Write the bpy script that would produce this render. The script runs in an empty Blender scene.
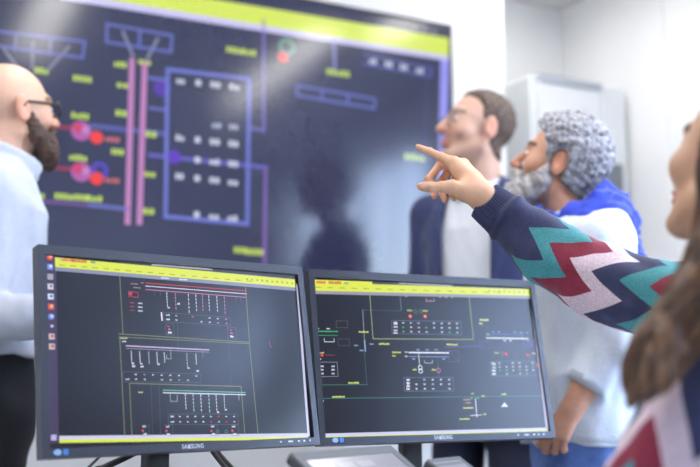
import bpy, bmesh, math, random
import numpy as np
from mathutils import Vector, Matrix
R = math.radians
rng = random.Random(7)
C = bpy.context.scene.collection
V = lambda *a: np.array(a, float)

# ------------------------------------------------------------------ camera model (50 mm lens, 8.5 deg up)
CAM = V(0, 0, .95); PIT = R(8.5); FPX = 700 * 50 / 36
def ray(px, py):
    u, v = (px - 350) / FPX, -(py - 233.5) / FPX
    return V(u, math.cos(PIT) - v * math.sin(PIT), math.sin(PIT) + v * math.cos(PIT))
def P(px, py, Y):
    d = ray(px, py); return CAM + d * (Y / d[1])

# ------------------------------------------------------------------ materials
def mat(name, col, rough=.6, var=.08, scale=40, metal=0, bump=0, spec=.5, attr=False, coat=0, sheen=0, stretch=None):
    m = bpy.data.materials.new(name); m.use_nodes = True
    nt = m.node_tree; b = nt.nodes['Principled BSDF']; L = nt.links
    b.inputs['Roughness'].default_value = rough; b.inputs['Metallic'].default_value = metal
    b.inputs['Specular IOR Level'].default_value = spec
    b.inputs['Coat Weight'].default_value = coat; b.inputs['Sheen Weight'].default_value = sheen
    tc = nt.nodes.new('ShaderNodeTexCoord'); n = nt.nodes.new('ShaderNodeTexNoise')
    n.inputs['Scale'].default_value = scale; n.inputs['Detail'].default_value = 3
    src = tc.outputs['Object']
    if stretch:
        mp = nt.nodes.new('ShaderNodeMapping'); mp.inputs['Scale'].default_value = stretch
        L.new(src, mp.inputs['Vector']); src = mp.outputs['Vector']
    L.new(src, n.inputs['Vector'])
    mr = nt.nodes.new('ShaderNodeMapRange'); mr.inputs['From Min'].default_value = .25; mr.inputs['From Max'].default_value = .75
    mr.inputs['To Min'].default_value = 1 - var; mr.inputs['To Max'].default_value = 1 + var
    L.new(n.outputs['Fac'], mr.inputs['Value'])
    mx = nt.nodes.new('ShaderNodeVectorMath'); mx.operation = 'SCALE'
    if attr:
        a = nt.nodes.new('ShaderNodeAttribute'); a.attribute_name = 'Col'; L.new(a.outputs['Color'], mx.inputs[0])
    else:
        mx.inputs[0].default_value = col[:3]
    L.new(mr.outputs['Result'], mx.inputs['Scale']); L.new(mx.outputs['Vector'], b.inputs['Base Color'])
    if bump:
        bp = nt.nodes.new('ShaderNodeBump'); bp.inputs['Strength'].default_value = bump; bp.inputs['Distance'].default_value = .004
        L.new(n.outputs['Fac'], bp.inputs['Height']); L.new(bp.outputs['Normal'], b.inputs['Normal'])
    return m
def emit(name, col, s, **k):
    m = mat(name, (.8, .8, .8), **k); b = m.node_tree.nodes['Principled BSDF']
    b.inputs['Emission Color'].default_value = (*col, 1); b.inputs['Emission Strength'].default_value = s
    return m
def screen_mat(name, rough, spec, strength):
    m = mat(name, (.012, .013, .016), rough=rough, spec=spec, var=.02)
    nt = m.node_tree; b = nt.nodes['Principled BSDF']
    a = nt.nodes.new('ShaderNodeAttribute'); a.attribute_name = 'Col'
    nt.links.new(a.outputs['Color'], b.inputs['Emission Color']); b.inputs['Emission Strength'].default_value = strength
    return m
def sRGB(r, g, b):
    f = lambda c: (c / 255 / 12.92 if c <= 10 else ((c / 255 + .055) / 1.055) ** 2.4)
    return (f(r), f(g), f(b))

M = dict(
    wall=mat('wall_paint', sRGB(240, 241, 242), .75, .012, 3),
    ceil=mat('ceiling_board', sRGB(222, 223, 224), .9, .02, 30),
    floor=mat('grey_floor', sRGB(172, 174, 177), .45, .06, 8),
    trim=mat('grey_trim', sRGB(190, 192, 196), .5, .03, 10),
    alu=mat('window_frame_white', sRGB(225, 226, 228), .4, .02, 10),
    bezel=mat('monitor_plastic', sRGB(52, 55, 66), .42, .05, 300, bump=.05),
    black=mat('black_plastic', sRGB(26, 27, 31), .5, .08, 120),
    dblack=mat('display_bezel', sRGB(30, 31, 42), .35, .05, 60),
    mark=mat('light_marking', sRGB(215, 220, 235), .5, .02, 60),
    sticker=mat('blue_sticker', sRGB(70, 130, 210), .4, .1, 500),
    sticker2=mat('pale_sticker', sRGB(150, 190, 230), .4, .1, 500),
    cable=mat('cable_rubber', sRGB(24, 25, 30), .45, .1, 200),
    desk=mat('desk_laminate', sRGB(200, 202, 204), .5, .04, 25),
    dleg=mat('desk_metal', sRGB(150, 152, 156), .35, .03, 20, metal=.6),
    console=mat('console_plastic', sRGB(108, 112, 120), .5, .04, 200),
    consedge=mat('console_edge', sRGB(62, 64, 70), .5, .04, 200),
    cab=mat('cabinet_enamel', sRGB(222, 226, 230), .45, .015, 12),
    cabtop=mat('cabinet_strip', sRGB(165, 172, 182), .5, .02, 12),
    cabwin=mat('cabinet_window', sRGB(120, 126, 134), .25, .03, 12),
    skin=mat('skin', (1, 1, 1), .5, .05, 90, attr=True, bump=.04),
    hairm=mat('hair', (1, 1, 1), .5, .25, 160, attr=True, bump=.3),
    curl=mat('curly_hair', (1, 1, 1), .7, .14, 160, attr=True, bump=.2),
    strand=mat('long_hair', (1, 1, 1), .38, .12, 260, attr=True, stretch=(1, 1, .08)),
    bshirt=mat('grey_blue_shirt_cloth', sRGB(190, 195, 208), .8, .04, 60, bump=.1),
    wshirt=mat('white_shirt_cloth', sRGB(226, 230, 238), .8, .03, 60, bump=.1),
    blazer=mat('navy_wool', sRGB(44, 54, 98), .8, .1, 300, bump=.1, sheen=.2),
    navytr=mat('navy_trouser', sRGB(30, 34, 56), .85, .1, 200),
    blacktr=mat('black_trouser', sRGB(22, 23, 30), .85, .1, 200),
    jeans=mat('blue_denim', sRGB(86, 112, 166), .85, .35, 22, bump=.3),
    wsweat=mat('white_sweater', sRGB(216, 222, 230), .85, .04, 120, bump=.2),
    hem=mat('grey_knit_band', sRGB(196, 202, 208), .85, .05, 200),
    scarf=mat('royal_blue_scarf', sRGB(38, 64, 190), .75, .12, 120, bump=.2, sheen=.3),
    shoe=mat('shoe_leather', sRGB(40, 34, 32), .4, .1, 60),
    glassfr=mat('spectacle_frame', sRGB(24, 24, 34), .35, .05, 60),
    metalfr=mat('spectacle_metal', sRGB(150, 155, 165), .25, .05, 60, metal=.9),
    chair=mat('chair_fabric', sRGB(40, 42, 48), .85, .1, 200),
    lampw=mat('lamp_housing', sRGB(225, 226, 228), .5, .02, 20),
    diffuser=emit('lamp_diffuser', (1, .97, .92), 16.0),
    lcd=screen_mat('monitor_screen', .28, .38, 1.0),
    wallscreen=screen_mat('wall_screen', .15, .48, 1.0),
    padscreen=screen_mat('pad_screen', .2, .5, 1.0),
)
# clear lens / pane
def clear(name, tint):
    m = bpy.data.materials.new(name); m.use_nodes = True; nt = m.node_tree
    nt.nodes.remove(nt.nodes['Principled BSDF']); out = nt.nodes['Material Output']
    t = nt.nodes.new('ShaderNodeBsdfTransparent'); t.inputs[0].default_value = (*tint, 1)
    g = nt.nodes.new('ShaderNodeBsdfGlossy'); g.inputs['Roughness'].default_value = .02
    fr = nt.nodes.new('ShaderNodeFresnel'); fr.inputs[0].default_value = 1.45
    mx = nt.nodes.new('ShaderNodeMixShader'); L = nt.links
    ge = nt.nodes.new('ShaderNodeNewGeometry'); sb = nt.nodes.new('ShaderNodeMath'); sb.operation = 'SUBTRACT'; sb.use_clamp = True; L.new(fr.outputs[0], sb.inputs[0]); L.new(ge.outputs['Backfacing'], sb.inputs[1])
    L.new(sb.outputs[0], mx.inputs[0]); L.new(t.outputs[0], mx.inputs[1]); L.new(g.outputs[0], mx.inputs[2]); L.new(mx.outputs[0], out.inputs[0])
    return m
M['glass'] = clear('clear_glass', (.97, .98, 1)); M['lens'] = clear('spectacle_lens', (.93, .95, .97))

# knitted zigzag sweater: uv = (distance from the cuff in m, turns round the arm x teeth)
def knit_mat():
    m = bpy.data.materials.new('zigzag_knit'); m.use_nodes = True; nt = m.node_tree; L = nt.links
    b = nt.nodes['Principled BSDF']; b.inputs['Roughness'].default_value = .85; b.inputs['Sheen Weight'].default_value = .1
    at = nt.nodes.new('ShaderNodeAttribute'); at.attribute_name = 'Pat'
    sp = nt.nodes.new('ShaderNodeSeparateXYZ'); L.new(at.outputs['Vector'], sp.inputs[0])
    def mth(op, a, bb=None, c=None):
        n = nt.nodes.new('ShaderNodeMath'); n.operation = op
        for i, x in enumerate((a, bb, c)):
            if x is None: continue
            if isinstance(x, (int, float)): n.inputs[i].default_value = x
            else: L.new(x, n.inputs[i])
        return n.outputs[0]
    fr = mth('FRACT', sp.outputs['Y'])
    up = mth('MULTIPLY', fr, 1 / .62); dn = mth('MULTIPLY', mth('SUBTRACT', 1.0, fr), 1 / .38)
    tri = mth('MINIMUM', up, dn)
    z = mth('SUBTRACT', sp.outputs['X'], mth('MULTIPLY', tri, sp.outputs['Z']))
    z = mth('MAXIMUM', z, .002)
    band = mth('FRACT', mth('DIVIDE', z, .228))
    cr = nt.nodes.new('ShaderNodeValToRGB'); cr.color_ramp.interpolation = 'CONSTANT'
    cols = [sRGB(48, 52, 84), sRGB(70, 148, 152), sRGB(134, 34, 58), sRGB(228, 206, 214)]
    e = cr.color_ramp.elements; e[0].position = 0; e[0].color = (*cols[0], 1); e[1].position = .25; e[1].color = (*cols[1], 1)
    for i in (2, 3):
        x = e.new(i * .25); x.color = (*cols[i], 1)
    L.new(band, cr.inputs[0])
    tc = nt.nodes.new('ShaderNodeTexCoord'); n = nt.nodes.new('ShaderNodeTexNoise'); n.inputs['Scale'].default_value = 420; n.inputs['Detail'].default_value = 2
    L.new(tc.outputs['Object'], n.inputs['Vector'])
    mr = nt.nodes.new('ShaderNodeMapRange'); mr.inputs['From Min'].default_value = .3; mr.inputs['From Max'].default_value = .7
    mr.inputs['To Min'].default_value = .72; mr.inputs['To Max'].default_value = 1.28; L.new(n.outputs['Fac'], mr.inputs['Value'])
    mx = nt.nodes.new('ShaderNodeVectorMath'); mx.operation = 'SCALE'; L.new(cr.outputs[0], mx.inputs[0]); L.new(mr.outputs[0], mx.inputs['Scale'])
    L.new(mx.outputs[0], b.inputs['Base Color'])
    bp = nt.nodes.new('ShaderNodeBump'); bp.inputs['Strength'].default_value = .25; bp.inputs['Distance'].default_value = .002
    L.new(n.outputs['Fac'], bp.inputs['Height']); L.new(bp.outputs[0], b.inputs['Normal'])
    return m
M['knit'] = knit_mat()

# ------------------------------------------------------------------ objects
def empty(name, loc, label=None, cat=None, group=None):
    o = bpy.data.objects.new(name, None); C.objects.link(o); o.location = loc; o.empty_display_size = .1
    if label: tag(o, label, cat, group)
    return o
def tag(o, label, cat, group=None):
    o['label'] = label; o['category'] = cat
    if group: o['group'] = group
    return o
def base_of(o):
    l = Vector((0, 0, 0))
    while o is not None: l += o.location; o = o.parent
    return l
def mesh(name, vs, fs, mats, mi=None, parent=None, loc=None, cols=None, pat=None, bevel=0, smooth=35, norm=True, kind=None):
    """link ONE mesh object; vs are world positions"""
    vs = np.asarray(vs, float).reshape(-1, 3)
    b = base_of(parent) if parent else Vector(loc if loc is not None else (0, 0, 0))
    me = bpy.data.meshes.new(name); me.from_pydata((vs - np.array(b)).tolist(), [], fs); me.validate()
    if not isinstance(mats, (list, tuple)): mats = [mats]
    for m_ in mats: me.materials.append(m_)
    if mi is not None: me.polygons.foreach_set('material_index', np.asarray(mi, np.int32))
    if cols is not None:
        ca = me.color_attributes.new('Col', 'FLOAT_COLOR', 'POINT')
        a = np.ones((len(vs), 4), np.float32); a[:, :3] = cols; ca.data.foreach_set('color', a.ravel())
    if pat is not None:
        pa = me.attributes.new('Pat', 'FLOAT_VECTOR', 'POINT'); pa.data.foreach_set('vector', np.asarray(pat, np.float32).ravel())
    if norm:
        bm = bmesh.new(); bm.from_mesh(me); bmesh.ops.recalc_face_normals(bm, faces=bm.faces); bm.to_mesh(me); bm.free()
    if smooth:
        me.polygons.foreach_set('use_smooth', [True] * len(me.polygons)); me.set_sharp_from_angle(angle=R(smooth))
    o = bpy.data.objects.new(name, me); C.objects.link(o)
    if parent: o.parent = parent
    else: o.location = b
    if bevel:
        md = o.modifiers.new('edge', 'BEVEL'); md.width = bevel; md.segments = 3; md.limit_method = 'ANGLE'; md.angle_limit = R(40)
    if kind: o['kind'] = kind
    return o

class MB:
    def __init__(s): s.v = []; s.f = []; s.m = []
    def add(s, vs, fs, m=0):
        k = len(s.v); s.v += [tuple(map(float, x)) for x in vs]; s.f += [tuple(k + i for i in f) for f in fs]; s.m += [m] * len(fs); return s
    def box(s, c, sz, F=None, m=0):
        """box centred c (in frame F: origin, axes) of full size sz"""
        pts = []
        for dz in (-1, 1):
            for dx, dy in ((-1, -1), (1, -1), (1, 1), (-1, 1)):
                q = V(c[0] + dx * sz[0] / 2, c[1] + dy * sz[1] / 2, c[2] + dz * sz[2] / 2)
                pts.append(q if F is None else F(q))
        return s.add(pts, [(3, 2, 1, 0), (4, 5, 6, 7), (0, 1, 5, 4), (1, 2, 6, 5), (2, 3, 7, 6), (3, 0, 4, 7)], m)
    def frame(s, W, H, iw, ih, z0, z1, F, cy=0, icy=0, m=0, icx=0):
        """rectangular frame between outer W,H and inner iw,ih, depth z0..z1"""
        def ring(w, h, z, y, x=0): return [F(V(a * w / 2 + x, b * h / 2 + y, z)) for a, b in ((-1, -1), (1, -1), (1, 1), (-1, 1))]
        pts = ring(W, H, z0, cy) + ring(W, H, z1, cy) + ring(iw, ih, z1, icy, icx) + ring(iw, ih, z0, icy, icx)
        fs = []
        for i in range(4):
            j = (i + 1) % 4
            fs += [(i, j, 4 + j, 4 + i), (4 + i, 4 + j, 8 + j, 8 + i), (8 + i, 8 + j, 12 + j, 12 + i), (12 + i, 12 + j, j, i)]
        return s.add(pts, fs, m)
    def tube(s, path, rad, n=10, m=0, up=(0, 0, 1)):
        path = [V(*p) for p in path]; rad = [rad] * len(path) if isinstance(rad, (int, float)) else rad
        rings = []
        x = None
        for i, p in enumerate(path):
            t = path[min(i + 1, len(path) - 1)] - path[max(i - 1, 0)]; t /= np.linalg.norm(t) + 1e-9
            if x is None:
                x = np.cross(t, V(*up));
                if np.linalg.norm(x) < .1: x = np.cross(t, V(1, 0, 0))
            x = x - t * (x @ t); x /= np.linalg.norm(x); y = np.cross(t, x)
            rings.append([p + rad[i] * (x * math.cos(a) + y * math.sin(a)) for a in np.linspace(0, 2 * math.pi, n, False)])
        pts = [q for r in rings for q in r]; fs = []
        for i in range(len(rings) - 1):
            for j in range(n):
                k = (j + 1) % n; fs.append((i * n + j, i * n + k, (i + 1) * n + k, (i + 1) * n + j))
        fs += [tuple(range(n - 1, -1, -1)), tuple((len(rings) - 1) * n + j for j in range(n))]
        return s.add(pts, fs, m)
    def cyl(s, a, b, r, r2=None, n=20, m=0): return s.tube([a, b], [r, r if r2 is None else r2], n, m)
    def make(s, name, mats, parent=None, **k):
        return mesh(name, s.v, s.f, mats, s.m, parent, **k)
def spline(pts, n):
    p = [V(*q) for q in pts]; p = [2 * p[0] - p[1]] + p + [2 * p[-1] - p[-2]]
    out = []
    for u in np.linspace(0, len(p) - 3 - 1e-6, n):
        i = int(u); t = u - i; a, b, c, d = p[i:i + 4]
        out.append(.5 * ((2 * b) + (c - a) * t + (2 * a - 5 * b + 4 * c - d) * t * t + (3 * b - a - 3 * c + d) * t ** 3))
    return out
def frame_fn(o, x, y, z):
    o, x, y, z = map(lambda a: np.asarray(a, float), (o, x, y, z))
    return lambda q: o + x * q[0] + y * q[1] + z * q[2]

# ------------------------------------------------------------------ distance-field modelling
def smin(a, b, k): h = np.maximum(k - np.abs(a - b), 0) / k; return np.minimum(a, b) - h * h * k * .25
def smax(a, b, k): return -smin(-a, -b, k)
def sph(p, c, r): return np.linalg.norm(p - np.asarray(c, np.float32), axis=-1) - r
def ell(p, c, r):
    q = p - np.asarray(c, np.float32); r = np.asarray(r, np.float32)
    k0 = np.linalg.norm(q / r, axis=-1); k1 = np.linalg.norm(q / (r * r), axis=-1) + 1e-9
    return k0 * (k0 - 1) / k1
def cap(p, a, b, ra, rb=None):
    rb = ra if rb is None else rb; a = np.asarray(a, np.float32); b = np.asarray(b, np.float32); ab = b - a
    h = np.clip(((p - a) @ ab) / (ab @ ab), 0, 1)
    return np.linalg.norm(p - a - h[..., None] * ab, axis=-1) - (ra + (rb - ra) * h)
def chain(p, pts, rad, k=.01):
    d = None
    for i in range(len(pts) - 1):
        e = cap(p, pts[i], pts[i + 1], rad[i], rad[i + 1]); d = e if d is None else smin(d, e, k)
    return d
def wave(p, wl, seed, K=7):
    g = np.random.RandomState(seed); out = 0
    for _ in range(K):
        k = g.normal(size=3); k *= 2 * np.pi / wl / np.linalg.norm(k) * g.uniform(.7, 1.4)
        out = out + np.cos(p @ k.astype(np.float32) + g.uniform(0, 6.28))
    return out / K ** .5
def nets(fn, lo, hi, h):
    lo = np.asarray(lo, float); hi = np.asarray(hi, float); n = np.ceil((hi - lo) / h).astype(int) + 1
    ax = [lo[i] + h * np.arange(n[i]) for i in range(3)]
    F = np.empty(n, np.float32); step = max(1, int(400000 / (n[1] * n[2])))
    yz = np.stack(np.meshgrid(ax[1], ax[2], indexing='ij'), -1)
    for i in range(0, n[0], step):
        xs = ax[0][i:i + step]
        g = np.empty((len(xs), n[1], n[2], 3), np.float32); g[..., 0] = xs[:, None, None]; g[..., 1:] = yz[None]
        F[i:i + step] = fn(g.reshape(-1, 3)).reshape(len(xs), n[1], n[2])
    F[F == 0] = 1e-7
    F[0], F[-1], F[:, 0], F[:, -1], F[:, :, 0], F[:, :, -1] = (np.maximum(x, 1e-4) for x in (F[0], F[-1], F[:, 0], F[:, -1], F[:, :, 0], F[:, :, -1]))
    S = F < 0; m = n - 1
    acc = np.zeros((*m, 3), np.float32); cnt = np.zeros(m, np.float32)
    corner = [(i, j, k) for i in (0, 1) for j in (0, 1) for k in (0, 1)]
    sl = lambda A, c: A[c[0]:c[0] + m[0], c[1]:c[1] + m[1], c[2]:c[2] + m[2]]
    for c in corner:
        for a in range(3):
            if c[a]: continue
            e = list(c); e[a] = 1
            f0, f1 = sl(F, c), sl(F, e); x = (f0 < 0) != (f1 < 0)
            t = np.where(x, f0 / np.where(x, f0 - f1, 1), 0)
            for b in range(3): acc[..., b] += np.where(x, (t if b == a else c[b]), 0)
            cnt += x
    act = cnt > 0; idx = np.full(m, -1, np.int64); idx[act] = np.arange(act.sum())
    cell = np.argwhere(act); vs = lo + h * (cell + acc[act] / cnt[act][:, None])
    faces = []
    for a in range(3):
        b, c = (a + 1) % 3, (a + 2) % 3
        s0 = [slice(1, m[i]) for i in range(3)]; s0[a] = slice(0, m[a]); s1 = list(s0); s1[a] = slice(1, m[a] + 1)
        A, B = S[tuple(s0)], S[tuple(s1)]
        for sgn in (True, False):
            q = np.argwhere((A == sgn) & (B != sgn))
            if not len(q): continue
            off = np.ones(3, int); off[a] = 0; q = q + off
            eb = np.eye(3, dtype=int)[b]; ec = np.eye(3, dtype=int)[c]
            g = lambda r: idx[r[:, 0], r[:, 1], r[:, 2]]
            f = np.stack([g(q - eb - ec), g(q - ec), g(q), g(q - eb)], 1)
            faces.append(f if sgn else f[:, ::-1])
    fs = np.concatenate(faces)
    return vs, fs[(fs >= 0).all(1)].tolist()
def rot(yaw, pitch=0, roll=0):
    """columns: forward, left, up"""
    f = Matrix.Rotation(yaw, 3, 'Z') @ Matrix.Rotation(-pitch, 3, 'Y') @ Matrix.Rotation(roll, 3, 'X')
    return np.array(f, np.float32)

# head: local x forward, y left, z up, origin between the ears
def skull(p):
    d = ell(p, (-.012, 0, .042), (.092, .076, .083))
    return smin(d, ell(p, (.03, 0, -.012), (.056, .060, .092)), .03)
def head(p, jaw=1.0, nose=1.0):
    d = skull(p)
    for s in (-1, 1):
        d = smin(d, cap(p, (.0, s * .052 * jaw, -.058), (.066, s * .020 * jaw, -.098), .018, .014), .028)
        d = smin(d, sph(p, (.058, s * .044, -.022), .021), .025)
    d = smin(d, sph(p, (.076, 0, -.098), .016 * jaw), .02)
    d = smin(d, cap(p, (.080, -.034, .028), (.080, .034, .028), .011), .018)
    for s in (-1, 1):
        d = smax(d, -sph(p, (.104, s * .032, .006), .0175), .012)
        d = smin(d, sph(p, (.0775, s * .031, .005), .0128), .003)
    d = smin(d, cap(p, (.088, 0, .022), (.088 + .024 * nose, 0, -.026), .0075, .0115), .014)
    for s in (-1, 1):
        d = smin(d, sph(p, (.099, s * .0125, -.031), .0085), .008)
    d = smin(d, ell(p, (.088, 0, -.0575), (.013, .024, .0065)), .006)
    d = smin(d, ell(p, (.086, 0, -.0695), (.013, .020, .0078)), .006)
    for s in (-1, 1):
        e = ell(p, (-.012, s * .080, -.004), (.019, .0085, .033))
        e = smax(e, -ell(p, (-.006, s * .090, -.002), (.010, .0065, .020)), .004)
        d = smin(d, e, .008)
    return d
def head_cols(pl, tone, lip, brow, stub=None, iris=(.06, .04, .03)):
    n = len(pl); c = np.tile(np.array(tone, np.float32), (n, 1)); x, y, z = pl.T
    def mixin(w, col):
        nonlocal c
        w = np.clip(w, 0, 1)[:, None]; c = c * (1 - w) + np.array(col, np.float32) * w
    red = np.array(tone) * V(1.08, .70, .66)
    mixin(.6 * (np.abs(y) > .070) * np.clip(1.6 - 1.2 * (((x + .012) / .020) ** 2 + ((z + .004) / .034) ** 2), 0, 1), red)
    mixin(.5 * np.exp(-(((x - .112) / .015) ** 2 + ((z + .028) / .016) ** 2)), red)
    mixin(.35 * np.exp(-(((np.abs(y) - .045) / .02) ** 2 + ((z + .03) / .022) ** 2)) * (x > .03), red)
    if stub is not None:
        w = (z < -.035) * (z > -.16) * (x > -.01) * np.clip((-.03 - z) / .02, 0, 1); mixin(.45 * w, stub)
    mixin(((y / .025) ** 2 + ((z + .063) / .013) ** 2 < 1) * (x > .08) * .8, lip)
    mixin((np.abs(z - .031 + 6 * (np.abs(y) - .032) ** 2) < .0055) * (np.abs(y) > .012) * (np.abs(y) < .052) * (x > .05) * .85, brow)
    for s in (-1, 1):
        q = pl - np.array((.0775, s * .031, .005), np.float32); r = np.linalg.norm(q, axis=1)
        mixin((r < .0150) * (q[:, 0] > 0) * (np.abs(q[:, 2]) > .0045) * (np.abs(q[:, 2]) < .0075) * .6, brow)
        eye = (r < .0137) * (np.abs(q[:, 2]) < .0048) * (q[:, 0] > .004); mixin(eye, (.75, .74, .72))
        mixin(eye * (np.hypot(q[:, 1], q[:, 2]) < .0058), iris)
    return c
def loft_sdf(p, F, zs, aa, bb, cx, ex=2.3):
    """body with elliptical sections: p world, F=(origin, rot)"""
    q = (p - F[0]) @ F[1]; z = q[:, 2]
    a = np.interp(z, zs, aa); b = np.interp(z, zs, bb); x0 = np.interp(z, zs, cx)
    r = (np.abs((q[:, 0] - x0) / a) ** ex + np.abs(q[:, 1] / b) ** ex) ** (1 / ex)
    d = (r - 1) * np.minimum(a, b)
    return np.maximum(d, np.maximum(zs[0] - z, z - zs[-1]))
def box_of(pts, pad):
    pts = np.asarray(pts); return pts.min(0) - pad, pts.max(0) + pad
# ------------------------------------------------------------------ the room
O2 = V(-.178, 3.36, 0); WD = V(math.cos(R(26.05)), math.sin(R(26.05)), 0); ND = V(WD[1], -WD[0], 0); UP = V(0, 0, 1)
RM = frame_fn(O2, WD, ND, UP)                      # (s along the display wall, t into the room, z)
HC = 2.72; S0, S1, SS, T1, TR = -3.2, 1.59, .884, 5.0, -.5
def rbox(mb, s0, s1, t0, t1, z0, z1, m=0):
    return mb.box(((s0 + s1) / 2, (t0 + t1) / 2, (z0 + z1) / 2), (s1 - s0, t1 - t0, z1 - z0), RM, m)
def struct(name, spec, m):
    mb = MB()
    for a in spec: rbox(mb, *a)
    return mb.make(name, m, kind='structure', smooth=0)
struct('floor', [(S0 - .1, S1 + .1, TR - .1, T1 + .1, -.1, 0)], M['floor'])
struct('ceiling', [(S0 - .1, S1 + .1, TR - .1, T1 + .1, HC, HC + .1)], M['ceil'])
struct('wall_back', [(S0 - .1, SS, -.1, 0, 0, HC)], M['wall'])
struct('wall_step', [(SS - .1, SS, TR - .1, -.1, 0, HC)], M['wall'])
struct('wall_recess', [(SS, S1 + .1, TR - .1, TR, 0, HC)], M['wall'])
struct('wall_left', [(S0 - .1, S0, 0, T1, 0, HC)], M['wall'])
struct('wall_front', [(S0 - .1, S1 + .1, T1, T1 + .1, 0, HC)], M['wall'])
WIN = [(1.95, 2.88), (3.02, 3.95)]; WZ = (.95, 2.4)
spec = [(S1, S1 + .1, TR, T1, 0, WZ[0]), (S1, S1 + .1, TR, T1, WZ[1], HC), (S1, S1 + .1, TR, WIN[0][0], *WZ),
        (S1, S1 + .1, WIN[0][1], WIN[1][0], *WZ), (S1, S1 + .1, WIN[1][1], T1, *WZ)]
struct('wall_right', spec, M['wall'])
for i, (a, b) in enumerate(WIN):
    w = MB(); c = (a + b) / 2
    for t0, t1, z0, z1 in ((a, a + .05, *WZ), (b - .05, b, *WZ), (a + .05, b - .05, WZ[0], WZ[0] + .05), (a + .05, b - .05, WZ[1] - .05, WZ[1]), (c - .03, c + .03, WZ[0] + .05, WZ[1] - .05)):
        rbox(w, S1 + .03, S1 + .08, t0, t1, z0, z1)
    wo = w.make('window_%d' % (i + 1), M['alu'], kind='structure', smooth=0)
    g = MB()
    for t0, t1 in ((a + .05, c - .03), (c + .03, b - .05)): rbox(g, S1 + .052, S1 + .058, t0, t1, WZ[0] + .05, WZ[1] - .05)
    g.make('window_glass', M['glass'], wo, smooth=0)
    s_ = MB(); rbox(s_, S1 - .06, S1 + .03, a - .03, b + .03, WZ[0] - .03, WZ[0]); s_.make('window_sill', M['alu'], wo, smooth=0)
struct('baseboard_back', [(S0, SS, 0, .015, 0, .08)], M['trim'])
struct('baseboard_recess', [(SS, S1, TR, TR + .015, 0, .08)], M['trim'])
struct('baseboard_right', [(S1 - .015, S1, TR + .015, T1, 0, .08)], M['trim'])
struct('trim_1', [(S1 - .012, S1, .10, .16, 0, HC)], M['wall'])      # pale cover strip on the right wall

def lamp(x, y):
    F = frame_fn(V(x, y, HC), ND, -WD, UP)
    o = empty('ceiling_or_fill_lamp', V(x, y, HC), 'long white ceiling lamp with glowing diffuser above the control room', 'ceiling lamp', 'linear ceiling lamps')
    MB().box((0, 0, -.03), (1.5, .2, .06), F).make('lamp_housing', M['lampw'], o, smooth=0)
    MB().box((0, 0, -.066), (1.46, .17, .012), F).make('lamp_diffuser', M['diffuser'], o, smooth=0)
for x, y in ((RM(V(.90, .5, 0))[0], RM(V(.90, .5, 0))[1]), (RM(V(-.72, .2, 0))[0], RM(V(-.72, .2, 0))[1]), (1.25, 1.85), (-.12, 1.72), (-1.45, 1.05)): lamp(x, y)  # lamps near recess, display and far left are added fill; the others follow glare

# ------------------------------------------------------------------ screens
class Screen:
    def __init__(s, c, u, up, n, z):
        s.c, s.u, s.up, s.n = c, u, up, n; s.F = frame_fn(c, u, up, n); s.z = z; s.ws = 1; s.v = []; s.f = []; s.col = []
        s.o = c + n * z
    def loc(s, p):
        d = ray(*p); k = ((s.o - CAM) @ s.n) / (d @ s.n); q = CAM + d * k - s.c
        return V(q @ s.u, q @ s.up)
    def k(s, p):                                   # metres per photo pixel near p
        d = ray(*p); return ((s.o - CAM) @ s.n) / (d @ s.n) / FPX
    def poly(s, pts, col, lay=1):
        k = len(s.v); s.v += [s.F(V(a, b, s.z + lay * .0003)) for a, b in pts]; s.f.append(tuple(range(k, k + len(pts)))); s.col += [col] * len(pts)
    def quad(s, p, col, lay=1): s.poly([s.loc(q) for q in p], col, lay)
    def line(s, a, b, w, col, lay=2):
        A, B = s.loc(a), s.loc(b); k = s.k(a); d = B - A; d /= np.linalg.norm(d) + 1e-9; w = w * s.ws; n = V(-d[1], d[0]) * w * k / 2; e = d * w * k / 2
        s.poly([A - n - e, B - n + e, B + n + e, A + n - e], col, lay)
    def path(s, pts, w, col, lay=2):
        for a, b in zip(pts, pts[1:]): s.line(a, b, w, col, lay)
    def dash(s, a, b, w, col, n, fill=.5, lay=2):
        a, b = V(*a), V(*b)
        for i in range(n): s.line(a + (b - a) * (i / n), a + (b - a) * ((i + fill) / n), w, col, lay)
    def text(s, p, w, h, col, lay=3):
        """a word of block letters centred at p, w x h photo pixels, level with the screen"""
        c = s.loc(p); k = s.k(p); n = max(1, round(w / (h * .8))); cw = w * k / n
        for i in range(n):
            x = c[0] - w * k / 2 + i * cw; hh = h * k * (1 if rng.random() < .7 else .78)
            s.poly([V(x, c[1] - h * k / 2), V(x + cw * .78, c[1] - h * k / 2), V(x + cw * .78, c[1] - h * k / 2 + hh), V(x, c[1] - h * k / 2 + hh)], col, lay)
    def disc(s, p, r, col, lay=2, n=18, sq=1):
        c = s.loc(p); k = s.k(p); s.poly([c + r * k * V(math.cos(a) * sq, math.sin(a)) for a in np.linspace(0, 2 * math.pi, n, False)], col, lay)
    def ring(s, p, r, w, col, lay=2, n=18):
        c = s.loc(p); k = s.k(p); a = np.linspace(0, 2 * math.pi, n + 1); e = np.stack([np.cos(a), np.sin(a)], 1)
        for i in range(n): s.poly([c + e[i] * (r - w) * k, c + e[i + 1] * (r - w) * k, c + e[i + 1] * r * k, c + e[i] * r * k], col, lay)
    def make(s, name, m, parent):
        return mesh(name, s.v, s.f, m, None, parent, cols=np.array(s.col), smooth=0, norm=False)

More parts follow.
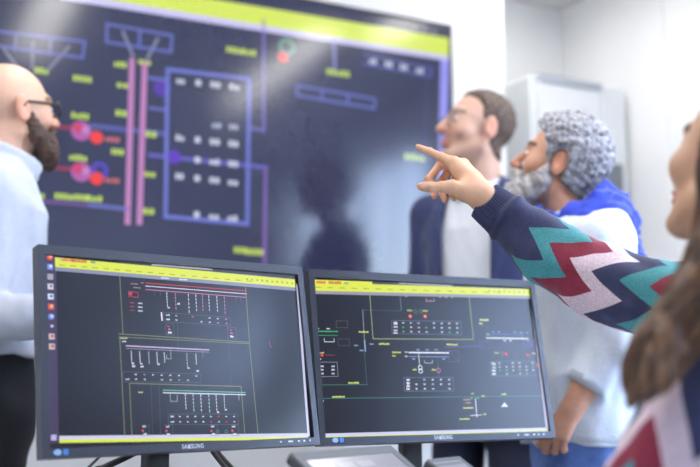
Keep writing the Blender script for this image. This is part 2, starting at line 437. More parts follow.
YEL = sRGB(222, 232, 70); LAV = sRGB(205, 205, 235); WHT = sRGB(232, 234, 245); RED = sRGB(225, 70, 80); GRN = sRGB(70, 200, 110)
PINK = sRGB(220, 130, 170); OLV = sRGB(146, 154, 104); GRY = sRGB(112, 118, 140); BLU = sRGB(95, 110, 190); PUR = sRGB(110, 75, 190); DIM = sRGB(88, 92, 112)
LET = {}
def letters(text, F, x, y, h, m, mb):
    """flat lettering from the built-in font, width centred on x"""
    cu = bpy.data.curves.new('lettering', 'FONT'); cu.body = text; cu.size = 1; cu.align_x = 'CENTER'; cu.offset = .022; cu.space_character = 1.16
    ob = bpy.data.objects.new('lettering', cu); C.objects.link(ob); dg = bpy.context.evaluated_depsgraph_get()
    me = ob.evaluated_get(dg).to_mesh(); vs = [V(*v.co) for v in me.vertices]; fs = [tuple(p.vertices) for p in me.polygons]
    ob.evaluated_get(dg).to_mesh_clear(); bpy.data.objects.remove(ob); bpy.data.curves.remove(cu)
    k = h / .73
    mb.add([F(V(x + v[0] * k * .80, y + v[1] * k, .0006)) for v in vs], fs, m)

DESKZ = .70
def monitor(c, yaw, tilt, draw, label, group, W=.544, dx=.006):
    n0 = V(math.sin(yaw), -math.cos(yaw), 0); u = V(math.cos(yaw), math.sin(yaw), 0)
    up = UP * math.cos(tilt) - n0 * math.sin(tilt); n = np.cross(u, up)
    c = c + u * dx; F = frame_fn(c, u, up, n); H = .354
    foot = c - n0 * .105; foot = V(foot[0], foot[1], DESKZ)
    o = empty('computer_monitor', foot, label, 'monitor', group)
    iw, ih, ic = W - .0255, H - .0316, -.0012
    bz = MB().frame(W, H, iw, ih, -.026, 0, F, icy=ic)
    letters('SAMSUNG', F, -.004, -H / 2 + .0048, .0078, 1, bz)
    bez = bz.make('bezel', [M['bezel'], M['mark']], o, bevel=.0025)
    for i, xx in enumerate((.181, .203, .222, .2345, .2475)):
        b = MB(); w_ = .014 if i == 1 else .005
        b.box((xx, -H / 2 + .0085, .0002), (w_ * .8, .003, .0018), F); b.make('control_button', M['mark'], o, smooth=0)
    SX = -.2465
    MB().add([F(V(SX + .0068 * math.cos(a) * (1.15 if math.cos(a) < 0 else .8), -H / 2 + .0088 + .0048 * math.sin(a), .0005)) for a in np.linspace(0, 6.283, 14, False)] +
             [F(V(SX + .0026 * math.cos(a), -H / 2 + .0088 + .0026 * math.sin(a), .0008)) for a in np.linspace(0, 6.283, 10, False)], [tuple(range(14)), tuple(range(14, 24))]).make('round_sticker', [M['sticker2']], o, smooth=0, norm=False)
    MB().add([F(V(SX + x, y, .0005)) for x, y in ((.0085, -H / 2 + .0042), (.0170, -H / 2 + .0042), (.0170, -H / 2 + .0134), (.0085, -H / 2 + .0134))], [(0, 1, 2, 3)]).make('square_sticker', M['sticker'], o, smooth=0, norm=False)
    h = MB(); h.box((0, 0, -.037), (W - .012, H - .012, .014), F)
    a = [F(V(x * (W - .012) / 2, y * (H - .012) / 2, -.042)) for x, y in ((-1, -1), (1, -1), (1, 1), (-1, 1))]
    b = [F(V(x * .19, y * .12, -.072)) for x, y in ((-1, -1), (1, -1), (1, 1), (-1, 1))]
    h.add(a + b, [(0, 1, 5, 4), (1, 2, 6, 5), (2, 3, 7, 6), (3, 0, 4, 7), (4, 5, 6, 7)])
    h.make('back_housing', M['black'], o, bevel=.003)
    s = Screen(c, u, up, n, -.007)
    s.poly([V(-iw / 2 - .002, -ih / 2 + ic - .002), V(iw / 2 + .002, -ih / 2 + ic - .002), V(iw / 2 + .002, ih / 2 + ic + .002), V(-iw / 2 - .002, ih / 2 + ic + .002)], sRGB(10, 10, 14), 0)  # near-black border paints in the shadow of the bezel recess
    s.poly([V(-iw / 2 + .004, -ih / 2 + ic + .001), V(iw / 2 - .006, -ih / 2 + ic + .001), V(iw / 2 - .006, ih / 2 + ic - .005), V(-iw / 2 + .004, ih / 2 + ic - .005)], sRGB(12, 14, 28), .5)
    s.ws = .72; draw(s); s.make('screen', M['lcd'], o)
    FB = frame_fn(V(foot[0], foot[1], 0), u, n0 * -1, UP)
    nk = MB(); nk.box((0, .012, (DESKZ + .012 + c[2]) / 2), (.046, .03, c[2] - DESKZ - .012), FB); nk.box((0, -.03, c[2]), (.1, .1, .09), FB)
    nk.make('stand_neck', M['black'], o, bevel=.004)
    MB().tube([V(foot[0], foot[1], DESKZ), V(foot[0], foot[1], DESKZ + .008), V(foot[0], foot[1], DESKZ + .013)], [.10, .10, .085], 40).make('stand_base', M['black'], o)
    return o, foot, u, n0
def feeders(s, xs, y0, y1, slope, x0, cols, n=5, w=1.1):
    for i, x in enumerate(xs):
        dy = (x - x0) * slope; lean = .055; L = y1 - y0; sh = rng.uniform(.6, 1)
        a = (x, y0 + dy); b = (x + L * sh * lean, y0 + dy + L * sh)
        s.line(a, b, .45, DIM, 2); s.dash(a, b, w, cols[i % len(cols)], n, .45, 3)
        if rng.random() < .4: s.text((b[0] + 1.2, b[1]), 2.6, 1.6, WHT)
def table(s, q, nx, ny, col, jit=.8, head=True, line=GRY, h=1.3):
    """outlined table in the quad q (tl, tr, br, bl) filled with small figures"""
    s.path(q + [q[0]], .6, line, 2); q = [V(*a) for a in q]
    for i in range(nx):
        for j in range(ny):
            if rng.random() > jit: continue
            a, b = (i + .5) / nx, (j + .5) / ny
            p = (q[0] * (1 - a) + q[1] * a) * (1 - b) + (q[3] * (1 - a) + q[2] * a) * b
            first = head and i == 0
            s.text(p, 4.2 if first else 2.4, h * 1.25 if first else h, WHT if first or rng.random() < .75 else col)

def draw_left(s):
    q = s.quad
    q([(44.3, 251), (56, 252.3), (58.8, 443), (46.8, 443.6)], sRGB(66, 54, 86), 1)                     # launcher strip
    ic = [((49.7, 257.2), sRGB(225, 80, 50), sRGB(250, 190, 170)), ((50, 266.8), sRGB(120, 140, 225), sRGB(235, 238, 250)), ((50.2, 276.8), sRGB(165, 168, 178), None),
          ((50.4, 286.6), sRGB(210, 212, 220), sRGB(120, 125, 140)), ((50.6, 296.6), sRGB(215, 225, 240), sRGB(80, 110, 190)), ((50.9, 306.7), sRGB(225, 95, 50), sRGB(240, 190, 170)),
          ((51.1, 316.7), sRGB(110, 140, 215), sRGB(215, 220, 240)), ((51.3, 326.6), sRGB(60, 62, 90), sRGB(200, 200, 220)), ((51.6, 336.6), sRGB(205, 190, 190), sRGB(190, 70, 60)), ((51.8, 346.6), sRGB(205, 190, 190), sRGB(190, 70, 60))]
    for p, a, b in ic:
        if a[0] > .6 and b and p[1] < 260 or a == sRGB(110, 140, 215): s.disc(p, 3.3, a, 2)
        else:
            c = s.loc(p); k = s.k(p) * 3; s.poly([c + V(-k, -k), c + V(k, -k), c + V(k, k), c + V(-k, k)], a, 2)
        if b: s.disc((p[0] + .5, p[1] - .4), 1.5, b, 3)
    c = s.loc((53.7, 437.6)); k = s.k((53, 437)) * 2.8; s.poly([c + V(-k, -k), c + V(k, -k), c + V(k, k), c + V(-k, k)], sRGB(190, 180, 225), 2)
    ed = lambda x, y0, y1: y0 + (y1 - y0) * (x - 55) / (294.7 - 55)                                    # photo y along the window's width
    q([(54.8, 257.3), (294.7, 279.4), (295.2, 287.6), (55, 267)], YEL, 2)                              # menu bar
    q([(120, 259.2), (294.5, 275.2), (294.7, 279.4), (120, 263.4)], sRGB(60, 62, 74), 3)
    s.text((182.5, 267.6 - .3), 68, 1.7, sRGB(190, 192, 200), 4)
    q([(55, 267), (295.2, 287.6), (295.5, 291), (55.1, 270.8)], sRGB(140, 143, 172), 2)
    s.text((68, 260.2), 13, 2.6, RED, 3); s.text((79, 261.2), 16, 3, sRGB(205, 80, 60), 3); s.text((93, 262.3), 5, 2.4, sRGB(120, 130, 160), 3); s.text((61, 259.2), 4, 2, sRGB(200, 120, 200), 3)
    for x in range(62, 250, 11): s.text((x, ed(x, 264.6, 285.2)), 6, 1.1, sRGB(150, 165, 40), 4)
    for x in range(247, 294, 5): s.text((x, ed(x, 262.6, 283.5)), 2, 2, sRGB(140, 150, 60), 4)
    for x in (165, 183): s.text((x, ed(x, 268.8, 289.2)), 9, 1.5, WHT, 4)
    q([(296, 284), (298.3, 284.2), (309.6, 436.2), (307.3, 436.3)], LAV, 2)                            # scroll bar
    q([(59.2, 436), (307.6, 433.2), (307.8, 436.9), (59.2, 440)], LAV, 2); q([(59.2, 439.6), (307.9, 436.6), (308.1, 439.3), (59.3, 443)], YEL, 2)
    # first diagram
    s.path([(119.6, 276), (122.9, 334.6)], .9, OLV); s.path([(118.6, 333.9), (249.3, 342.4), (245.4, 288)], .9, OLV)
    s.path([(118.6, 336.9), (249.3, 343.9)], .7, OLV)
    for y, cc, w in ((283.1, RED, 1), (286.1, WHT, 1.1), (289.6, PINK, 1)): s.line((145.4, y), (246, y + 7.9), w, cc, 3)
    for x, y in ((134, 284), (137, 287.8), (142, 283)): s.text((x, y), 8 if x < 138 else 3, 1.2, sRGB(190, 150, 160))
    s.path([(128.4, 291.6), (137.8, 292.6), (138, 297.4), (128.6, 296.6), (128.4, 291.6)], .7, RED); s.text((130.8, 294), 3.4, 3, RED)
    for y in (302.8, 306.6, 310.4): s.text((132, y), 4.6, 1.1, sRGB(180, 80, 100)); s.text((140.2, y + .6), 4.8, 1.3, WHT)
    feeders(s, (166.5, 175, 188, 195.5, 202, 208.5, 216.5, 224), 293, 314, .07, 166, (WHT, PINK, WHT))
    for x in (154, 160, 235.5, 240.5): s.dash((x, 290 + (x - 154) * .08), (x + .6, 296 + (x - 154) * .08), .8, DIM, 3)
    s.text((178.5, 303.8), 3, 2, WHT)
    table(s, [(163.5, 312.5), (230, 317.5), (230.6, 326), (164, 321.5)], 8, 2, PINK, .8, True, DIM, 1.2)
    s.dash((161.3, 313), (162, 321), 2.2, WHT, 4, .6)
    for x, y in ((165.5, 323.4), (227.6, 327.2)):
        s.path([(x, y), (x + 8, y + .6), (x + 8.6, y + 12), (x + .6, y + 11.4), (x, y)], .6, DIM); s.text((x + 3, y + 3), 3, 1.6, RED); s.text((x + 4, y + 6), 3, 1.6, PINK); s.text((x + 4.3, y + 9.3), 4.4, 2.2, WHT)
    s.line((177, 320), (178, 347), .5, DIM); s.line((226.5, 320), (231, 388), .6, DIM)
    # second diagram
    s.text((123.6, 338.3), 8, 1.4, sRGB(215, 215, 150)); s.text((124, 341.6), 4.5, 1.4, WHT)
    s.path([(119.6, 337), (124.6, 436.6)], .9, OLV); s.path([(249.2, 343.6), (257.9, 434)], .9, OLV)
    s.line((126, 345.9), (208.6, 350), 1.5, sRGB(225, 195, 225), 3); s.line((126, 348.4), (208.6, 352.3), .9, sRGB(150, 150, 175), 3)
    feeders(s, (131, 139.4, 148.4, 156.6, 164, 186.5, 195.6), 351.5, 369, .04, 131, (WHT, WHT, sRGB(190, 195, 210)))
    s.path([(170.3, 348), (171, 359), (166.5, 358.8), (166.3, 355)], .7, sRGB(180, 185, 205)); s.line((202.4, 350), (202.8, 358), .8, GRY)
    s.text((133.6, 366.3), 3.6, 1.8, WHT); s.text((142, 366.6), 3.6, 1.8, WHT); s.text((197.5, 371), 3, 1.8, WHT)
    table(s, [(122.5, 371.6), (200.3, 374), (201, 382.7), (123.2, 381.6)], 9, 2, sRGB(170, 175, 200), .85, True, DIM, 1.2)
    # third diagram
    s.path([(131.9, 436), (129.3, 383.4), (241, 386.5), (244.6, 434)], .9, OLV)
    s.line((163, 390.2), (245, 392.6), 1.3, sRGB(110, 190, 160), 3); s.line((163, 392.8), (245, 394.8), 1.3, WHT, 3)
    s.text((140.5, 392.3), 5, 1.5, sRGB(225, 225, 160)); s.line((151, 383.9), (152.5, 436), .5, DIM); s.line((159, 384.2), (160.5, 436), .5, DIM)
    s.path([(170, 393), (170.3, 401.4), (177.2, 401.5), (177, 395)], .7, sRGB(190, 195, 215))
    feeders(s, (185, 192.8, 200.4, 208.5, 215.8, 223.8), 394.5, 414, .02, 185, (WHT, sRGB(190, 220, 210)))
    s.line((238.5, 393.5), (238.9, 400), .8, sRGB(160, 200, 180))
    table(s, [(168, 414), (237.6, 413.9), (238.3, 424.4), (168.6, 424.4)], 9, 2, RED, .85, True, DIM, 1.2)
    for x in (141, 164.5, 209.5, 230.5):
        s.path([(x, 424.8), (x + 7.8, 424.8), (x + 8.3, 435.6), (x + .5, 435.6)], .6, DIM); s.text((x + 3, 426.6), 4, 1.6, WHT); s.text((x + 2, 430.8), 3, 2.6, RED); s.text((x + 4, 434), 3.6, 1.8, WHT)
    s.ring((217.6, 431.5), 1.8, .5, sRGB(90, 150, 130)); s.ring((226, 431.5), 1.8, .5, sRGB(90, 150, 130))
    s.line((269, 342), (271, 347.5), 1, sRGB(170, 80, 120))

def draw_right(s):
    q = s.quad
    q([(313.2, 279.6), (532.6, 287.6), (533, 296), (314.4, 290.8)], YEL, 2)
    q([(372, 281.6), (532.4, 287.2), (532.6, 289.4), (372, 284.2)], sRGB(70, 72, 84), 3)
    s.text((426, 284.7), 62, 1.5, sRGB(190, 192, 200), 4)
    q([(314.4, 290.8), (533, 296), (533.2, 299), (314.8, 294)], sRGB(150, 152, 165), 2)
    s.text((321, 282.4), 10, 2.6, RED, 3); s.text((335, 282.8), 14, 2.8, sRGB(205, 80, 60), 3); s.text((346, 283.4), 5, 2.2, sRGB(130, 140, 150), 3)
    for x in range(318, 500, 12): s.text((x, 287.4 + (x - 318) * .03), 6, 1, sRGB(150, 165, 40), 4)
    for x in range(489, 531, 5): s.text((x, 291.2 + (x - 489) * .03), 2, 1.9, sRGB(140, 150, 60), 4)
    q([(530.2, 298), (532.6, 298), (548, 428.3), (545.6, 428.3)], LAV, 2)
    q([(323.6, 433.6), (547.6, 427.6), (548, 430.6), (323.8, 437)], LAV, 2); q([(323.8, 436.6), (548, 430.2), (548.4, 433.2), (324, 440)], YEL, 2)
    yl = sRGB(222, 232, 110)
    s.path([(369.5, 293), (372.9, 338.8), (473.3, 339.5), (469, 298)], 1, sRGB(170, 182, 120))
    s.path([(362.6, 310), (364.3, 341)], 1, sRGB(150, 160, 160)); s.path([(362.6, 310), (401, 311)], .6, DIM); s.path([(400, 295.5), (401.2, 310.5)], .8, sRGB(140, 150, 150))
    s.line((316.3, 331.4), (337.4, 331.6), 1.3, GRN, 3); s.line((316, 335.4), (337.4, 335.6), .9, sRGB(60, 160, 100), 3)
    s.text((318, 328.6), 2.5, 1.2, yl); s.text((328, 328.8), 4, 1.2, WHT)
    s.path([(324, 338.6), (324.3, 341.8), (334, 342), (334, 338.8)], .8, WHT)
    s.path([(336, 321), (347.5, 321), (347.7, 327.8), (336.2, 327.6), (336, 321)], .7, sRGB(100, 80, 85)); s.path([(338, 339), (349, 339), (349.4, 345.6), (338.2, 345.6), (338, 339)], .7, sRGB(85, 78, 95))
    s.text((363.5, 332), 11, 1.6, yl); s.text((384, 344), 12, 1.8, yl); s.text((452, 344.6), 13, 1.8, yl)
    s.line((364.4, 341), (365.2, 351), 1.6, sRGB(170, 190, 235), 3)
    for x, y in ((356, 345.6), (371.5, 344.2), (361.5, 350.6)): s.text((x, y), 4.5, 1.3, sRGB(170, 180, 215))
    s.line((364.2, 351.5), (366.8, 384.6), .6, sRGB(70, 120, 105))
    s.text((321.8, 352.8), 5, 1.3, yl); s.disc((321.8, 355.3), 1.6, RED, 3); s.text((330, 355.2), 10, 1.1, sRGB(150, 50, 80)); s.text((320, 359), 2.4, 1.6, WHT)
    s.path([(319, 362.2), (337, 362.2), (338, 376.4), (320, 376.8)], .7, sRGB(150, 155, 170))
    for y in (366.4, 369.8, 373.6): s.text((322, y), 3.4, 1.5, WHT); s.text((333, y), 3.6, 1.5, WHT)
    s.line((320, 385), (367.6, 384.6), .7, sRGB(70, 140, 120)); s.text((353.6, 382.9), 12, 1.7, yl); s.text((338.4, 396.8), 14, 1.7, yl)
    s.line((322.8, 398.5), (541.5, 396), .8, sRGB(70, 140, 125)); s.text((322.5, 401), 2.5, 1.3, WHT)
    # upper box
    for x in (410, 424.9): s.disc((x, 316.4), 2.1, sRGB(235, 75, 75), 3); s.text((x, 316.4), 1.6, 1.2, WHT, 4)
    s.text((409.6, 310.6), 6, 1.6, sRGB(190, 215, 90)); s.text((425, 311), 6, 1.6, sRGB(190, 215, 90)); s.ring((415.4, 311.6), 2, .5, sRGB(110, 125, 115)); s.ring((421, 311.6), 2, .5, sRGB(110, 125, 115))
    s.path([(426, 298.6), (426.2, 301.2), (434, 301.4), (434, 298.8)], .8, sRGB(210, 170, 190)); s.text((430, 300.2), 2, 1.4, RED)
    for x in (406, 440, 446, 452): s.text((x, 296.6 + (x - 406) * .02), 2.6, 1.1, sRGB(170, 175, 190))
    table(s, [(391.5, 320.5), (460.6, 321.5), (461.4, 334.8), (392, 333.6)], 9, 3, GRN, .85, True, GRY, 1.4)
    for y in (324, 327, 330.4, 333): s.text((395.5, y), 4.6, 1.8, WHT, 4)
    # middle
    s.line((409, 352.6), (448, 353), 2, WHT, 3); s.line((409, 356.6), (448, 357), 1.1, sRGB(130, 145, 190), 3)
    s.text((396.5, 352.4), 10, 1.8, yl); s.text((394, 355.8), 4.5, 1.5, yl); s.text((406, 352.2), 3, 1.4, WHT); s.text((406, 356.4), 3, 1.4, WHT)
    for x in (418, 427, 436): s.text((x, 349.8), 4, 1.2, sRGB(150, 165, 205))
    for x in (413.6, 443.6): s.text((x, 359), 3.6, 1.3, sRGB(150, 175, 230))
    s.path([(448.5, 350.6), (458.5, 351), (459, 362), (449, 361.8), (448.5, 350.6)], .7, sRGB(90, 86, 104)); s.line((449, 351), (459, 362), .5, DIM)
    s.path([(424.4, 360.2), (424.6, 363), (432.4, 363.2), (432.4, 360.4)], .8, sRGB(190, 195, 220))
    s.line((418.4, 353), (419.6, 366), .9, WHT); s.ring((420.1, 367.6), 2.5, .8, WHT, 3); s.ring((420.4, 371), 2.5, .8, WHT, 3)
    s.ring((438.3, 370.4), 2.5, .7, sRGB(215, 130, 170), 3); s.line((437.6, 357), (438, 367.6), .6, DIM); s.line((438.4, 373), (438.6, 377), .6, DIM)
    s.text((414.5, 369.6), 4.6, 1.8, yl); s.text((433.6, 369.8), 4.6, 1.8, yl)
    table(s, [(403.5, 377.6), (453, 377.4), (453.8, 391), (404.3, 391.2)], 6, 3, sRGB(190, 195, 225), .9, False, GRY, 1.5)
    for y in (380, 383, 386.4, 389): s.text((408, y), 4.2, 1.9, WHT, 4)
    # right part
    s.text((484, 319.9), 11, 2, sRGB(235, 240, 150)); s.text((480.6, 323.6), 4, 1.6, sRGB(235, 240, 150))
    s.line((486.5, 338), (527.6, 338.8), 1.9, WHT, 3); s.line((491, 334.4), (523, 334.9), .9, sRGB(90, 110, 205), 3); s.text((488, 334.3), 4, 1.6, sRGB(130, 215, 160))
    for x, y in ((493.2, 332), (498.6, 332), (514.5, 332.2), (521, 332.6), (526.6, 332.8)): s.text((x, y), 3, 1.2, sRGB(160, 185, 225))
    for x in (504.6, 510.4): s.text((x, 340.6), 3.4, 1.3, WHT)
    s.line((445, 347.4), (482, 346), .8, PUR); s.path([(479.4, 341.6), (489, 341.6), (489.4, 348), (479.6, 348.2), (479.4, 341.6)], .8, sRGB(95, 65, 150)); s.path([(480, 325.6), (486.6, 325.8), (487, 331)], .6, sRGB(90, 70, 110))
    s.path([(523.6, 340), (524, 346.4), (532.8, 346.4), (532.4, 340.2)], 1.1, PUR); s.text((528, 341), 4, 1.4, sRGB(170, 130, 220))
    s.disc((505.7, 354), 2, RED, 3); s.disc((527.4, 355), 1.8, RED, 3); s.disc((537.2, 364.8), 1.5, RED, 3); s.text((496.5, 353), 5.5, 1.7, sRGB(200, 210, 120)); s.text((533.6, 353.4), 4.4, 1.6, sRGB(235, 190, 190)); s.ring((502, 353.6), 2, .5, sRGB(120, 130, 115)); s.text((516, 354), 3, 1.2, sRGB(140, 60, 100))
    table(s, [(489.4, 361.6), (535.6, 361.2), (537, 375.2), (490.4, 376)], 7, 4, GRN, .85, True, GRY, 1.4)
    for y in (364.4, 367.6, 370.8, 374): s.text((494, y), 4.2, 1.9, WHT, 4)
    s.text((503.6, 394.2), 6, 1.7, sRGB(220, 235, 130)); s.quad([(504.3, 402.2), (507.8, 406.8), (500.8, 407)], WHT, 3)
    s.line((475.2, 398.6), (476.6, 417), 1.2, WHT, 3); s.line((470.6, 415.6), (481, 415), .9, WHT, 3)
    for x, y, w, cc in ((466.6, 399.6, 8, sRGB(200, 150, 120)), (468, 402.8, 7, sRGB(190, 130, 140)), (468, 408, 12, yl), (464.6, 419, 12, yl), (484.6, 414.2, 4, yl), (483, 396.2, 4, yl), (472.4, 393.8, 3, yl), (478, 398, 2.4, GRN), (471.6, 398.2, 2.4, GRN)): s.text((x, y), w, 1.5, cc)

sc = lambda c, k: CAM + (V(*c) - CAM) * k
MON = []
MON.append(monitor(sc((-.2982, 1.7762, 1.0002), .988), R(38.3), R(10.4), draw_left, 'left of the two desk monitors, with launcher icons and three stacked wiring diagrams', 'desk monitors'))
MON.append(monitor(sc((.1763, 2.0158, .9964), 1.022), R(25.6), R(10.4), draw_right, 'right of the two desk monitors, with a white triangle low on its screen', 'desk monitors', .560, .0015))

# ------------------------------------------------------------------ display on the wall
def wall_display():
    w, h = 2.2, 1.24
    dr = ray(452, 25); tr = CAM + dr * (((O2 + ND * .07 - CAM) @ ND) / (dr @ ND)); d = tr - O2; sR = d @ WD; zt = tr[2]
    c = O2 + WD * (sR - w / 2) + ND * .07 + UP * (zt - h / 2)
    F = frame_fn(c, WD, UP, ND)
    o = empty('wall_display', O2 + WD * (sR - w / 2) + UP * (zt - h), 'huge glossy wall display with pink vertical bars and yellow menu band behind the men', 'display')
    MB().frame(w, h, w - .024, h - .024, -.02, 0, F).make('bezel', M['dblack'], o, bevel=.002)
    MB().box((0, 0, -.045), (w - .04, h - .04, .05), F).make('back_housing', M['black'], o, smooth=0)
    s = Screen(c, WD, UP, ND, -.004); k = w / 2 - .010; j = h / 2 - .010
    s.poly([V(-k, -j), V(k, -j), V(k, j), V(-k, j)], sRGB(44, 48, 80), 0)
    yl = sRGB(190, 215, 90); per = sRGB(98, 104, 185); lv = sRGB(150, 150, 240)
    T = s.text
    s.quad([(60, -22), (449, 27.5), (449, 39), (60, -10)], sRGB(56, 58, 84), 1)
    s.quad([(60, -26), (448.6, 38), (448.6, 56), (60, -8)], sRGB(215, 232, 90), 2); s.quad([(60, -8), (448.6, 56), (448.6, 61), (60, -1)], sRGB(205, 200, 245), 2)
    s.quad([(440.5, 60), (449, 61), (443, 262), (436, 262)], lv, 2)
    for x, y in ((425, 27.5), (434, 29), (415, 26)): T((x, y + 3), 7, 2.6, sRGB(140, 145, 175))
    # two node boxes with slanting feeders
    s.path([(-8, 30.6), (84.6, 41.8), (82.6, 57.8), (-8, 45)], 3, per); s.line((84.6, 41.8), (82.6, 57.8), 3, per)
    for x in (16, 50.7): s.line((x, 33.6 + x * .11), (x - 1, 48 + x * .13), 3, sRGB(110, 114, 160))
    for a, b in (((33, 43), (32, 68)), ((68.5, 47), (49, 69)), ((2, 46), (16, 66))): s.line(a, b, 3, sRGB(118, 122, 150))
    s.path([(107, 24), (172, 35.5), (171, 52), (106.5, 42), (107, 24)], 3, per); s.line((140, 30), (139, 47), 3, per)
    s.line((123, 32), (133, 56), 3, sRGB(128, 132, 165)); s.line((157.6, 39), (147.5, 58), 3, sRGB(128, 132, 165))
    # the two pink bars
    s.line((131.9, 61), (127.6, 222), 5.6, sRGB(192, 128, 186), 3); s.line((144.6, 64), (139.4, 222), 5.6, sRGB(192, 128, 186), 3)
    for x, y, w_ in ((120.7, 64.5, 13), (145, 62, 13), (123, 85, 12), (121.6, 113.4, 12), (118, 152, 13), (151.6, 134.4, 12), (150.4, 174, 12), (149.2, 211.5, 12), (82.8, 79, 19), (80.5, 116, 18), (78.6, 157.8, 18),
                     (64, 196.5, 18), (79, 197.4, 18), (95, 198.6, 16), (41, 195.5, 8), (42, 71, 14), (235, 50.4, 18), (249, 52.4, 16), (240.6, 250.2, 14), (254.6, 252, 20), (415, 157.4, 24), (338.6, 73, 26), (54, 158, 7), (53, 126, 7)):
        T((x, y), w_, 6, yl)
    for y in (131, 172):
        s.line((50, y - 5), (80, y - 2), 4, sRGB(150, 45, 80), 2); s.disc((81, y), 10, sRGB(178, 92, 168), 3); s.disc((78, y - 3.4), 5.4, sRGB(205, 60, 110), 4); s.disc((85.6, y - 1), 4, sRGB(190, 130, 200), 4)
        s.disc((96.6, y + 6.6), 6.6, sRGB(240, 62, 58), 4); T((112.6, y + 8.6), 15, 5, sRGB(200, 105, 105))
    s.line((92, 126), (166, 134), 5, sRGB(82, 88, 165), 2); s.ring((100, 170), 8.5, 4.5, sRGB(80, 58, 190), 3)
    s.line((40, 201), (126, 208.5), 4, sRGB(105, 75, 140), 2); s.line((90, 205), (128, 209), 4, per, 3)
    # the large table
    s.path([(167.6, 69.5), (249.2, 79), (247.2, 224), (165.4, 216.6), (167.6, 69.5)], 4, sRGB(108, 116, 205), 3)
    for y in (82, 139, 159, 177.4, 213.6):
        for i, x in enumerate((181, 199, 216, 234.6)):
            if (y > 210 or y == 159) and i == 0: continue
            T((x - (y - 82) * .012, y - 1 + i * 2), (9, 7, 11, 11)[i], 6, sRGB(205, 210, 228))
    for x in (217, 234): T((x, 125.5 + (x - 217) * .1), 10, 5, sRGB(180, 185, 210))
    s.disc((162, 88), 9, sRGB(85, 50, 170), 1); s.disc((174, 157), 7, sRGB(92, 50, 190), 4); s.line((150, 155), (266, 167.4), 4, sRGB(98, 92, 190), 2)
    s.line((150, 78), (167, 80), 4, per, 2); s.line((150, 108), (167, 110), 3, per, 2)
    s.path([(263.6, 20), (263.6, 131), (248, 127)], 3, sRGB(112, 100, 178)); s.path([(265.4, 167.4), (264.4, 270)], 3.6, sRGB(122, 88, 170))
    # upper right
    s.ring((287, 47), 9, 3.4, sRGB(80, 150, 130), 2); s.disc((283, 57.4), 5.6, sRGB(238, 60, 62), 3)
    s.path([(297.4, 85.4), (375, 99), (374.4, 108.6), (297, 95.4), (297.4, 85.4)], 2.6, per)
    for x in (322, 348): s.line((x, 89.8 + (x - 322) * .17), (x, 99.4 + (x - 322) * .17), 2.6, per)
    s.path([(364, 54.6), (431.6, 69), (431, 76.6), (363.6, 63.6)], 2.6, sRGB(82, 88, 160))
    for x, y in ((373, 61.4), (389, 64.4), (404, 67.4), (420, 70.8)): T((x, y), 9, 6, sRGB(195, 200, 222), 4)
    s.line((334, 42), (334.6, 68), 3.4, sRGB(128, 124, 190)); s.line((427, 58), (423, 262), 2, sRGB(60, 56, 110))
    s.make('screen', M['wallscreen'], o)
wall_display()

# ------------------------------------------------------------------ desk and the things on it
DU = V(math.cos(R(32)), math.sin(R(32)), 0); DN = V(DU[1], -DU[0], 0); DC = V(-.04, 1.62, 0)
FD = frame_fn(DC, DU, DN, UP)
dk = empty('desk', DC, 'pale grey office desk carrying both monitors and the tilted touch console', 'desk')
MB().box((-.10, -.05, DESKZ - .0125), (1.5, .80, .025), FD).make('desk_top', M['desk'], dk, bevel=.003)
for a in (-.78, .58):
    for b in (-.40, .12): MB().box((a, b, (DESKZ - .025) / 2), (.05, .05, DESKZ - .025), FD).make('leg', M['dleg'], dk, bevel=.003)
MB().box((-.10, -.40, .45), (1.31, .018, .4), FD).make('modesty_panel', M['desk'], dk, smooth=0)

def wedge(name, part, tl, yaw, w, ln, tilt, thick, label, cat, bord, scr_draw, leg):
    u = V(math.cos(yaw), math.sin(yaw), 0); n0 = V(u[1], -u[0], 0); dn = n0 * math.cos(tilt) - UP * math.sin(tilt); n = np.cross(dn, u) * -1
    n = n if n[2] > 0 else -n
    F = frame_fn(tl, u, dn, n)                       # x right, y down the face, z out of the face
    ctr = tl + u * w / 2 + dn * ln / 2
    o = empty(name, V(ctr[0], ctr[1], DESKZ), label, cat)
    MB().box((w / 2, ln / 2, -thick / 2), (w, ln, thick), F).make(part, M['consedge'], o, bevel=.005)
    MB().frame(w - .004, ln - .004, w - bord[0] - bord[1], ln - bord[2] - bord[3], -.002, .0016, frame_fn(F(V(w / 2, ln / 2, 0)), u, dn, n), icy=(bord[2] - bord[3]) / 2).make('face_frame', M['console'], o, bevel=.0012)
    s = Screen(F(V(w / 2, ln / 2, 0)), u, -dn, n, .0003); a0, a1, b0, b1 = -w / 2 + bord[0], w / 2 - bord[1], -ln / 2 + bord[3], ln / 2 - bord[2]
    s.poly([V(a0, b0), V(a1, b0), V(a1, b1), V(a0, b1)], sRGB(160, 164, 184), 0); scr_draw(s, a0, a1, b0, b1); s.make('screen', M['padscreen'], o)
    # support: from the underside of the panel down to the desk
    fx = [F(V(x, y, -thick)) for x, y in ((w * leg[0], ln * .12), (w * leg[1], ln * .12), (w * leg[1], ln * .62), (w * leg[0], ln * .62))]
    gr = [V(p[0], p[1], DESKZ) for p in fx]
    MB().add(fx + gr, [(0, 1, 2, 3), (7, 6, 5, 4), (0, 4, 5, 1), (1, 5, 6, 2), (2, 6, 7, 3), (3, 7, 4, 0)]).make('support_foot', M['black'], o, bevel=.003)
def pad1(s, a0, a1, b0, b1):
    for i in range(3):
        for j in range(2):
            x, y = a0 + .012 + i * .045, b1 - .014 - j * .022; s.poly([V(x, y), V(x + .036, y), V(x + .036, y - .014), V(x, y - .014)], sRGB(180, 183, 200), 1)
